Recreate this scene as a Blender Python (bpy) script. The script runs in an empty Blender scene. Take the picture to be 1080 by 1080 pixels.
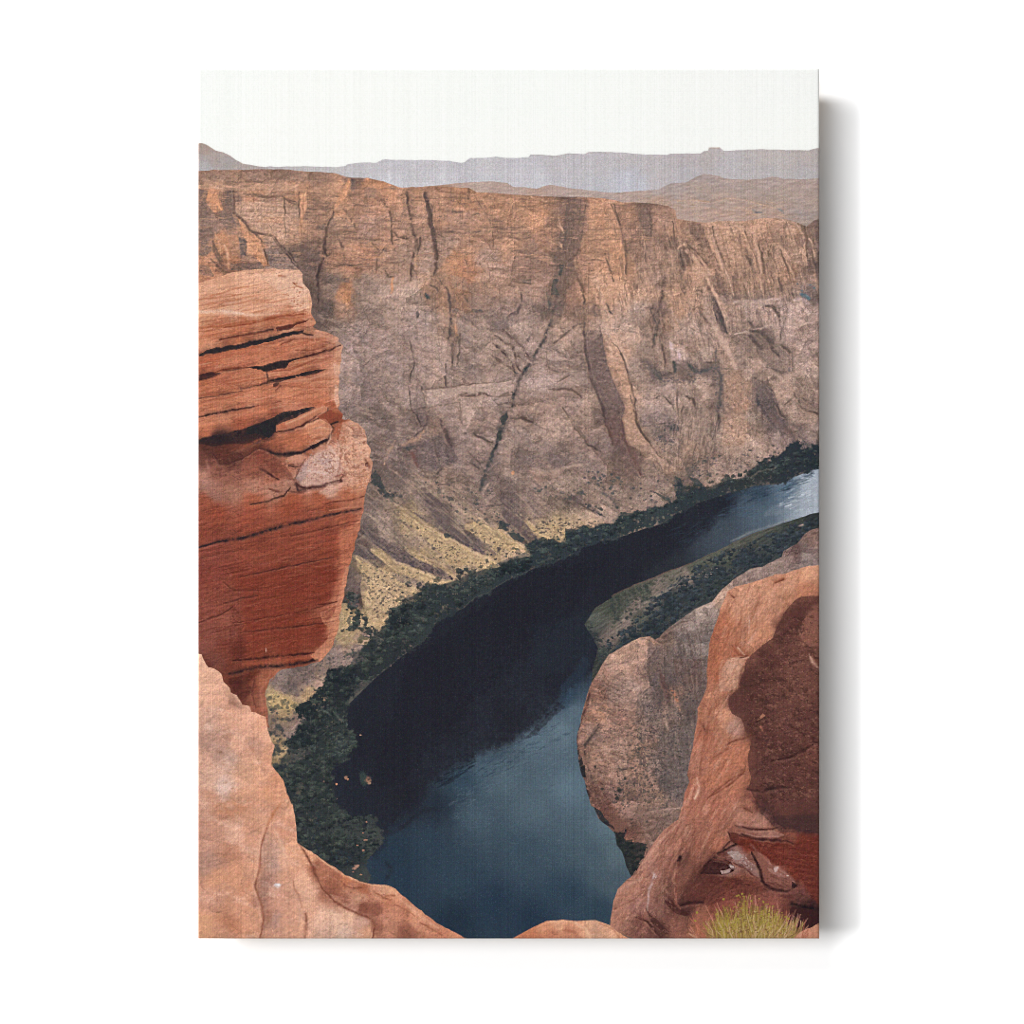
import math, random
import numpy as np

# ---------------------------------------------------------------------------
# The printed picture: painted here with numpy as sRGB values, one per canvas
# thread crossing, then carried by the dense canvas mesh as a colour attribute.
# ---------------------------------------------------------------------------
X0, Y0, PW, PH = 209, 72, 655, 918          # picture size in thread cells
RNG = np.random.default_rng(7)
TILES = {}
def _t(k, x, y, s): TILES[k] = (x, y, s / 1080.0)
for k, x, y in (('a',205,70),('b',425,70),('c',645,70),('d',205,290),('e',425,290),('f',645,290),
                ('g',205,500),('h',425,500),('i',645,500)): _t(k, x, y, 220)
for k, x, y in (('j',205,690),('k',345,690),('l',505,690),('n',205,835),('o',345,835),('p',505,835)): _t(k, x, y, 160)
for k, x, y in (('A',560,200),('B',725,200),('C',585,330),('D',725,330),('E',420,200),('F',450,330),('G',380,450),('s',205,280),('t',260,380),('u',600,640),('v',600,760),('w',725,840),('x',725,600),('y',640,860),('1',355,540),('2',490,480),('3',620,440),('4',205,170),('5',325,180),('6',280,680),('7',280,810)): _t(k, x, y, 140)
_t('m',655,640,210); _t('q',645,775,220); _t('z',0,0,1080)

def hexc(s): return np.array([int(s[i:i+2],16) for i in (0,2,4)], dtype=np.float32)/255.0

def pts(tokens, tile):
    out = []
    for t in tokens:
        if len(t)==1:
            tile = t; continue
        a, b = t.split(',')
        ox, oy, s = TILES[tile]
        out.append((ox+float(a)*s-X0, oy+float(b)*s-Y0))
    return out, tile

# ---- noise ----------------------------------------------------------------
_lat = RNG.random((512,512)).astype(np.float32)
def vnoise(x, y):
    xi = np.floor(x).astype(np.int64); yi = np.floor(y).astype(np.int64)
    fx = (x-xi).astype(np.float32); fy = (y-yi).astype(np.float32)
    fx = fx*fx*fx*(fx*(fx*6-15)+10); fy = fy*fy*fy*(fy*(fy*6-15)+10)
    a = _lat[yi&511, xi&511]; b = _lat[yi&511,(xi+1)&511]
    c = _lat[(yi+1)&511, xi&511]; d = _lat[(yi+1)&511,(xi+1)&511]
    return (a+(b-a)*fx)*(1-fy)+(c+(d-c)*fx)*fy
def fbm(x, y, oct=4, gain=.5, ridged=False):
    s = np.zeros(np.broadcast(x,y).shape, np.float32); amp = 1.0; tot = 0
    for o in range(oct):
        n = vnoise(x*2**o+37.3*o+11, y*2**o+91.7*o+5)
        if ridged: n = 1-np.abs(2*n-1)
        s += amp*n; tot += amp; amp *= gain
    return s/tot
GY, GX = np.mgrid[0:PH,0:PW].astype(np.float32)
def rotn(ang, sx, sy, oct=4, gain=.5, seed=0, ridged=False, box=None):
    x, y = (GX,GY) if box is None else (GX[box],GY[box])
    c, s = math.cos(math.radians(ang)), math.sin(math.radians(ang))
    u = (x*c+y*s)/sx+seed*17.13; v = (-x*s+y*c)/sy+seed*7.77
    return fbm(u, v, oct, gain, ridged)
def blur(a, r):
    if r <= .25: return a
    n = max(1,int(math.ceil(r*2.5))); k = np.exp(-.5*(np.arange(-n,n+1)/r)**2); k /= k.sum()
    p = np.pad(a, ((n,n),(n,n)), mode='edge')
    o = sum(k[i]*p[i:i+a.shape[0],:] for i in range(2*n+1))
    return sum(k[i]*o[:,i:i+a.shape[1]] for i in range(2*n+1)).astype(np.float32)

WARN1 = (fbm(GX/7, GY/7, 3)-.5)             # shared ragged-edge noise
WARN2 = (fbm(GX/2.6+50, GY/2.6+9, 2)-.5)

def roughen(p, amp, closed=True, step=3.0):
    out = []
    n = len(p)
    for i in range(n if closed else n-1):
        (x1,y1),(x2,y2) = p[i], p[(i+1)%n]
        L = math.hypot(x2-x1,y2-y1); m = max(1,int(L/step))
        for j in range(m):
            t = j/m; out.append((x1+(x2-x1)*t, y1+(y2-y1)*t))
    if not closed: out.append(p[-1])
    if amp:
        q = []
        for x,y in out:
            dx = float(vnoise(np.float32([x/5+3]),np.float32([y/5+3]))[0]-.5)*2+float(vnoise(np.float32([x/1.9+80]),np.float32([y/1.9]))[0]-.5)
            dy = float(vnoise(np.float32([x/5+53]),np.float32([y/5+13]))[0]-.5)*2+float(vnoise(np.float32([x/1.9+20]),np.float32([y/1.9+40]))[0]-.5)
            q.append((x+dx*amp,y+dy*amp))
        out = q
    return out

def polymask(p, pad=0):
    """anti-aliased coverage of a polygon; returns (slice box, mask)"""
    P = np.array(p, np.float32)
    x0 = max(0,int(P[:,0].min()-pad)); x1 = min(PW,int(P[:,0].max()+pad)+2)
    y0 = max(0,int(P[:,1].min()-pad)); y1 = min(PH,int(P[:,1].max()+pad)+2)
    if x1<=x0 or y1<=y0: return None, None
    w, h = x1-x0, y1-y0
    m = np.zeros((h,w), np.float32); SS = 4
    A = P; B = np.roll(P,-1,0)
    edges = np.arange(w+1, dtype=np.float32)+x0
    for r in range(h):
        for s in range(SS):
            yy = y0+r+(s+.5)/SS
            c = ((A[:,1]<=yy)&(B[:,1]>yy))|((B[:,1]<=yy)&(A[:,1]>yy))
            if not c.any(): continue
            xa, ya, xb, yb = A[c,0],A[c,1],B[c,0],B[c,1]
            xs = np.sort(xa+(yy-ya)*(xb-xa)/(yb-ya))
            for k in range(0,len(xs)-1,2):
                cov = np.clip(edges, xs[k], xs[k+1])
                m[r] += np.diff(cov)/SS
    return (slice(y0,y1),slice(x0,x1)), np.clip(m,0,1)

def over(img, box, col, a):
    img[box] += (col-img[box])*a[...,None]

def do_patch(img, p, col, op, bl, rag):
    bl *= .6
    p = roughen(p, .7)
    box, m = polymask(p, pad=bl*3+2)
    if box is None: return
    m = blur(m, bl)
    if rag:
        m = m + (WARN1[box]*1.3+WARN2[box]*.6)*np.minimum(1,4*m*(1-m))*rag
        m = np.clip((m-.5)*1.6+.5,0,1)
    nz = .82+.36*(WARN2[box]+WARN1[box]*.5+.15)
    a = np.clip(m*op*nz,0,1)
    if op < .85:      # keep the grain of the rock under the tone
        low = np.stack([blur(img[box][...,k],2.2) for k in range(3)],-1)
        img[box] += (col-low)*a[...,None]
    else: over(img, box, col, a)

def do_stroke(img, p, col, op, w, jit=.55, nz=.6):
    p = roughen(p, jit, closed=False, step=2.5)
    P = np.array(p, np.float32); pad = w*3+2
    x0 = max(0,int(P[:,0].min()-pad)); x1 = min(PW,int(P[:,0].max()+pad)+2)
    y0 = max(0,int(P[:,1].min()-pad)); y1 = min(PH,int(P[:,1].max()+pad)+2)
    if x1<=x0 or y1<=y0: return
    A = np.zeros((y1-y0,x1-x0),np.float32); N = len(P)-1
    for i in range(N):
        ax,ay = P[i]; bx,by = P[i+1]
        t = (i+.5)/N
        ww = w*(.45+.75*math.sin(math.pi*min(1,max(0,.12+.76*t))))*(.75+.5*float(vnoise(np.float32([ax/4]),np.float32([ay/4+7]))[0]))
        q = ww*2.2+1.5
        u0=max(x0,int(min(ax,bx)-q)); u1=min(x1,int(max(ax,bx)+q)+2); v0=max(y0,int(min(ay,by)-q)); v1=min(y1,int(max(ay,by)+q)+2)
        if u1<=u0 or v1<=v0: continue
        xx = GX[v0:v1,u0:u1]+.5; yy = GY[v0:v1,u0:u1]+.5
        dx,dy = bx-ax,by-ay; L = dx*dx+dy*dy+1e-6
        tt = np.clip(((xx-ax)*dx+(yy-ay)*dy)/L,0,1)
        d2 = (xx-ax-tt*dx)**2+(yy-ay-tt*dy)**2
        s = max(ww*.62,.42)
        v = np.exp(-d2/(2*s*s))*min(1,ww/.7+.25)
        sub = A[v0-y0:v1-y0,u0-x0:u1-x0]
        np.maximum(sub, v, out=sub)
    box = (slice(y0,y1),slice(x0,x1))
    n = np.clip(.5+1.3*WARN1[box]+.9*WARN2[box],0,1)
    over(img, box, col, np.clip(A*op*(1-nz+nz*1.5*n),0,1))

def inside_pts(p, n, rg):
    P = np.array(p); A = P; B = np.roll(P,-1,0); out = []
    lo = P.min(0); hi = P.max(0)
    for _ in range(n*12):
        if len(out)>=n: break
        x,y = lo[0]+rg.random()*(hi[0]-lo[0]), lo[1]+rg.random()*(hi[1]-lo[1])
        c = ((A[:,1]<=y)!=(B[:,1]<=y))
        xs = A[c,0]+(y-A[c,1])*(B[c,0]-A[c,0])/(B[c,1]-A[c,1])
        if (xs>x).sum()%2: out.append((x,y))
    return out

def dab(img, x, y, rx, ry, col, op, soft=.6):
    q = max(rx,ry)+2
    u0=max(0,int(x-q)); u1=min(PW,int(x+q)+2); v0=max(0,int(y-q)); v1=min(PH,int(y+q)+2)
    if u1<=u0 or v1<=v0: return
    box = (slice(v0,v1),slice(u0,u1))
    d = np.sqrt(((GX[box]+.5-x)/rx)**2+((GY[box]+.5-y)/ry)**2)
    d = d*(1+WARN2[box]*.9)
    over(img, box, col, np.clip((1.15-d)/soft,0,1)*op)

def do_clumps(img, p, n, rmin, rmax, dark, light, rg):
    """leafy clumps: lit domes with dark undersides, far ones first"""
    P = sorted(inside_pts(p, n, rg), key=lambda t: t[1])
    for x,y in P:
        r = rmin+(rmax-rmin)*rg.random()**1.6
        rx, ry = r*(1+.5*rg.random()), r*(.75+.3*rg.random())
        q = int(rx+3)
        u0=max(0,int(x-q)); u1=min(PW,int(x+q)+2); v0=max(0,int(y-q)); v1=min(PH,int(y+q)+2)
        if u1<=u0 or v1<=v0: continue
        box = (slice(v0,v1),slice(u0,u1))
        dx=(GX[box]+.5-x)/rx; dy=(GY[box]+.5-y)/ry
        d = np.sqrt(dx*dx+dy*dy)*(1+WARN2[box]*1.3)
        t = np.clip(.5-.55*dy-.15*dx+WARN2[box]*1.1,0,1)*(.35+1.0*rg.random()**1.5)
        c = dark+(light-dark)*np.clip(t,0,1)[...,None]
        a = np.clip((1.1-d)/.45,0,1)[...,None]*.85
        img[box] += (c-img[box])*a

def base_field(cp, cc, box, power, warp, e=4.0):
    """colour spread between observed colour points, borders bent by noise"""
    st = 2
    ys = np.arange(box[0].start, box[0].stop+st, st); xs = np.arange(box[1].start, box[1].stop+st, st)
    x, y = np.meshgrid(xs.astype(np.float32), ys.astype(np.float32))
    wx = (fbm(x/22+3,y/22+8,4,.6)-.5)*warp*2; wy = (fbm(x/22+43,y/22+78,4,.6)-.5)*warp*2
    wx += (fbm(x/4+3,y/4+8,2,.6)-.5)*warp*.8; wy += (fbm(x/4+43,y/4+78,2,.6)-.5)*warp*.8
    x2, y2 = x+wx, y+wy
    num = np.zeros(x.shape+(3,),np.float32); den = np.zeros(x.shape,np.float32)
    for (px,py),c in zip(cp,cc):
        w = 1/((x2-px)**2+(y2-py)**2+e*e)**power
        num += w[...,None]*c; den += w
    f = num/den[...,None]
    f = np.repeat(np.repeat(f,st,0),st,1)
    f = f[:box[0].stop-box[0].start,:box[1].stop-box[1].start]
    return np.stack([blur(f[...,k],.7) for k in range(3)],-1)

def relief(img, box, k, ang, sx, sy, oct, gain, seed, ridged, tint=0.0, where=None):
    """fine rock structure: slope of a noise height toward upper left, plus tonal mottling"""
    n = rotn(ang, sx, sy, oct, gain, seed, ridged, box)
    g = (np.roll(n,-1,0)-np.roll(n,1,0))*.8+(np.roll(n,-1,1)-np.roll(n,1,1))*.6
    g[0]=g[-1]=0; g[:,0]=g[:,-1]=0
    g /= (g.std()+1e-6); g = np.clip(g,-2.5,2.5)
    m = (n-n.mean())/(n.std()+1e-6)
    e = k*(g*.75+m*.5)
    if where is not None: e = e*where[box]
    img[box] *= np.exp(e)[...,None]
    if tint:
        t = rotn(ang+20, sx*2.5, sy*2.5, 3, .55, seed+5, False, box); t = (t-t.mean())/(t.std()+1e-6)
        img[box] *= np.exp(tint*t[...,None]*np.float32([.5,.05,-.5]))

def facets(img, box, ang, sx, sy, tone, edge, slope, seed, warp):
    """jointed rock: warped cells, each a plane of its own tone, some joints dark"""
    x, y = GX[box], GY[box]
    wx = (fbm(x/(sx*1.2)+seed,y/(sy*1.2)+3,4,.6)-.5)*warp*2; wy = (fbm(x/(sx*1.2)+50,y/(sy*1.2)+seed,4,.6)-.5)*warp*2
    c, s = math.cos(math.radians(ang)), math.sin(math.radians(ang))
    u = ((x+wx)*c+(y+wy)*s)/sx; v = (-(x+wx)*s+(y+wy)*c)/sy
    ui = np.floor(u).astype(np.int64); vi = np.floor(v).astype(np.int64)
    f1 = np.full(u.shape,9,np.float32); f2 = f1.copy(); t = np.zeros_like(f1)
    for dj in (-1,0,1):
        for di in (-1,0,1):
            ci, cj = ui+di, vi+dj
            jx = _lat[(cj*7+seed*13)&511,(ci*5+3)&511]; jy = _lat[(cj*3+91)&511,(ci*11+seed*29)&511]
            dx = u-(ci+jx); dy = v-(cj+jy); d = np.sqrt(dx*dx+dy*dy).astype(np.float32)
            h = _lat[(cj*17+5+seed)&511,(ci*13+77)&511]-.5; h2 = _lat[(cj*23+15)&511,(ci*19+7+seed)&511]-.5
            val = h*2*tone+(dx*h2-dy*.35)*slope
            near = d<f1
            f2 = np.where(near,f1,np.minimum(f2,d)); t = np.where(near,val,t); f1 = np.where(near,d,f1)
    e = np.clip(1-(f2-f1)/.09,0,1)*np.clip(2.2*(fbm(x/14+seed,y/14,3)-.42)*2,0,1)
    img[box] *= np.exp(t-edge*e)[...,None]

def paint(text):
    img = np.ones((PH,PW,3),np.float32); region = np.zeros((PH,PW),np.int16)
    names = []; tile = 'z'; rg = random.Random(11)
    lay = None
    blocks = []; cur = None
    for ln in text.strip().splitlines():
        tk = ln.split('#')[0].split()
        if not tk: continue
        if tk[0]=='R': cur = [tk[1],[]]; blocks.append(cur)
        else: cur[1].append(tk)
    for name, cmds in blocks:
        names.append(name); rid = len(names)-1
        mask = np.zeros((PH,PW),np.float32); cp=[]; cc=[]; power=2.0; warp=7.0; soft=0; relieved=0
        for tk in cmds:
            if tk[0]=='M':
                p,_ = pts(tk[2:],'z'); b,m = polymask(roughen(p,float(tk[1])),1)
                if b is not None: mask[b] = np.maximum(mask[b],m)
            elif tk[0]=='W': power=float(tk[1]); warp=float(tk[2]); soft=float(tk[3]) if len(tk)>3 else 0
            elif tk[0]=='B':
                t='z'; i=1
                while i<len(tk):
                    if len(tk[i])==1: t=tk[i]; i+=1; continue
                    q,_=pts([tk[i]],t); cp.append(q[0]); h_=hexc(tk[i+1])
                    if name=='canyon_wall':
                        if h_[1]>h_[0]*.81 and h_[2]<h_[0]*.68: h_[2]=min(h_[0]*.64,h_[2]+.05)
                        h_[1]=min(h_[1],h_[0]*.862); h_[2]=min(h_[2],h_[1]*.935)
                    cc.append(h_); i+=2
        ys,xs = np.where(mask>0)
        if len(ys)==0: continue
        bx = (slice(ys.min(),ys.max()+1),slice(xs.min(),xs.max()+1))
        if soft:
            mask = np.clip((blur(mask,soft)-.5+WARN1*1.1+WARN2*1.0)*2.2+.5,0,1)*(blur(mask,soft)>.03)
            ys,xs = np.where(mask>0); bx = (slice(ys.min(),ys.max()+1),slice(xs.min(),xs.max()+1))
        lay = img.copy()
        if cp: lay[bx] = base_field(cp,cc,bx,power,warp)
        for tk in cmds:
            c = tk[0]
            if c=='P':
                p,_=pts(tk[4:],'z'); do_patch(lay,p,hexc(tk[1]),float(tk[2]),float(tk[3]),.9)
            elif c=='Q':
                p,_=pts(tk[4:],'z'); do_patch(lay,p,hexc(tk[1]),float(tk[2]),float(tk[3]),.45)
            elif c=='Y':   # Y amount poly : pull yellow casts back to the rock's pinkish tan
                p,_=pts(tk[2:],'z'); pb,pm=polymask(p,40); pm=blur(pm,12)[...,None]*float(tk[1])
                v_=lay[pb]; r_,g_,b_=v_[...,0:1],v_[...,1:2],v_[...,2:3]
                pm=pm*np.clip((r_-.36)/.12,0,1)*np.clip((r_-g_)/.04,0,1); bmin=g_*np.clip(.755+(g_/(r_+1e-4)-.72)*1.1,.7,.905)
                v_[...,2:3]=b_+np.maximum(bmin-b_,0)*pm; v_[...,1:2]=g_-np.maximum(g_-r_*.868,0)*pm
            elif c=='A': relieved=float(tk[1])
            elif c=='S':
                p,_=pts(tk[4:],'z'); col_=hexc(tk[1]); w_=float(tk[3]); o_=float(tk[2])
                if relieved and col_.mean()<.42 and w_<3 and len(p)>1:
                    dx,dy=p[-1][0]-p[0][0],p[-1][1]-p[0][1]; L_=math.hypot(dx,dy)+1e-6; nx,ny=-dy/L_,dx/L_
                    if nx-ny*.8<0: nx,ny=-nx,-ny          # nx,ny: away from the light (upper left)
                    q=[(x+nx*w_*1.3,y+ny*w_*1.3) for x,y in p]; do_stroke(lay,q,col_,o_*.42*relieved,w_*3.2+.8,.8,.8)
                    q=[(x-nx*(w_*.8+.7),y-ny*(w_*.8+.7)) for x,y in p]
                    do_stroke(lay,q,np.clip(hexc('c09a84')*1.02,0,1) if name not in ('overhang','boulder') else hexc('cf9a78'),.45*min(1,relieved),w_*.9,.8,.9)
                rough_ = name in ('canyon_wall','rock_spur')
                do_stroke(lay,p,hexc(tk[1]),float(tk[2]),float(tk[3]),.95 if rough_ else .55,.95 if rough_ else .6)
            elif c=='X':
                a=[float(v) for v in tk[1:10]]; wh=None
                if len(tk)>10:
                    p,_=pts(tk[10:],'z'); pb,pm=polymask(p,30); wh=np.zeros((PH,PW),np.float32); wh[pb]=pm; wh=blur(wh,9)
                relief(lay,bx,a[0],a[1],a[2],a[3],int(a[4]),a[5],int(a[6]),bool(a[7]),a[8],wh)
            elif c=='N':   # N col op ang sx sy thr sharp seed poly : crisp-edged mineral patches
                p,_=pts(tk[9:],'z'); pb,pm=polymask(p,12)
                if pb is None: continue
                pm=blur(pm,4); n=rotn(float(tk[3]),float(tk[4]),float(tk[5]),5,.6,int(tk[8]),False,pb)
                over(lay,pb,hexc(tk[1]),np.clip((n-float(tk[6]))*float(tk[7]),0,1)*pm*float(tk[2]))
            elif c=='G':   # G r g b sat : overall printing balance of the area
                r_=np.float32([float(v) for v in tk[1:4]]); lm=lay[bx].mean(-1,keepdims=True)
                lay[bx]=(lm+(lay[bx]-lm)*float(tk[4]))*r_
                if len(tk)>5: lay[bx]=np.clip(lay[bx],0,1)**float(tk[5])
            elif c=='K':
                a=[float(v) for v in tk[1:]]; facets(lay,bx,a[0],a[1],a[2],a[3],a[4],a[5],int(a[6]),a[7])
            elif c=='D':
                p,_=pts(tk[6:],'z')
                for x,y in inside_pts(p,int(tk[5]),rg):
                    r=float(tk[3])+(float(tk[4])-float(tk[3]))*rg.random()**2
                    dab(lay,x,y,r*1.3,r,hexc(tk[1]),float(tk[2])*(.6+.4*rg.random()))
            elif c=='O':
                p,_=pts(tk[5:],'z')
                for x,y in p: dab(lay,x,y,float(tk[3]),float(tk[4]),hexc(tk[1]),float(tk[2]))
            elif c=='H':   # H col op w n len ang spread poly
                p,_=pts(tk[8:],'z'); col=hexc(tk[1])
                for x,y in inside_pts(p,int(tk[4]),rg):
                    a=math.radians(float(tk[6])+(rg.random()*2-1)*float(tk[7])); L=float(tk[5])*(.4+.9*rg.random())
                    dx,dy=math.cos(a)*L/2,math.sin(a)*L/2
                    do_stroke(lay,[(x-dx,y-dy),(x+(rg.random()-.5)*L*.12,y+(rg.random()-.5)*L*.12),(x+dx,y+dy)],col,float(tk[2])*(.5+.5*rg.random()),float(tk[3])*(.6+.6*rg.random()),.4,.5)
            elif c=='V':   # V n rmin rmax dark light poly
                p,_=pts(tk[6:],'z'); do_clumps(lay,p,int(tk[1]),float(tk[2]),float(tk[3]),hexc(tk[4]),hexc(tk[5]),rg)
            elif c=='F':   # F n len bend baseSpread w cols(hex/hex/..) x,y : fan of blades
                p,_=pts(tk[7:],'z'); cols=[hexc(s) for s in tk[6].split('/')]
                (ax,ay),(bx_,by_)=p
                for _ in range(int(tk[1])):
                    t=rg.random(); x,y=ax+(bx_-ax)*t,ay+(by_-ay)*t
                    an=(t-.5)*float(tk[4])+rg.gauss(0,.22); L=float(tk[2])*(.4+.7*rg.random())*(1-.55*abs(t-.5))
                    x2,y2=x+math.sin(an)*L,y-math.cos(an)*L; k=float(tk[3])*rg.gauss(0,1)
                    do_stroke(lay,[(x,y),((x+x2)/2+k,(y+y2)/2),(x2+k*.5,y2)],rg.choice(cols),.55+.4*rg.random(),float(tk[5]),.3,.3)
        before = img.copy()
        img += (np.clip(lay,0,1)-img)*mask[...,None]
        region[(mask>=.5) & ((np.abs(lay-before).max(-1)>.07) if name=='shrub' else True)] = rid
    return img, region, names

def weave(img):
    """ink laid on woven cotton: thread ribs and slubs, pixel-sized ink speckle"""
    col = (RNG.random(PW)-.5).astype(np.float32); row = (RNG.random(PH)-.5).astype(np.float32)
    v = col[None,:]*(.5+fbm(GX/3,GY/60,2)); h = row[:,None]*(.5+fbm(GX/50,GY/3,2))
    px = RNG.standard_normal((PH,PW)).astype(np.float32)
    ch = RNG.standard_normal((PH,PW,3)).astype(np.float32)
    tw = ((GX+GY)%2-.5)
    lum = img.mean(-1)
    f = (.075*v+.025*h+.034*px+.010*tw)*np.where(lum>.85,.28,1.0)
    for k in range(3): img[...,k] += .45*(img[...,k]-blur(img[...,k],1.1))*(lum<.8)
    img = img*(1+f[...,None]) + ch*.012*np.where(lum>.85,.25,1.0)[...,None]
    img += (np.maximum(px,0)**2*.004)[...,None]*(lum<.35)[...,None]
    return np.clip(img,0.004,.985)

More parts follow.
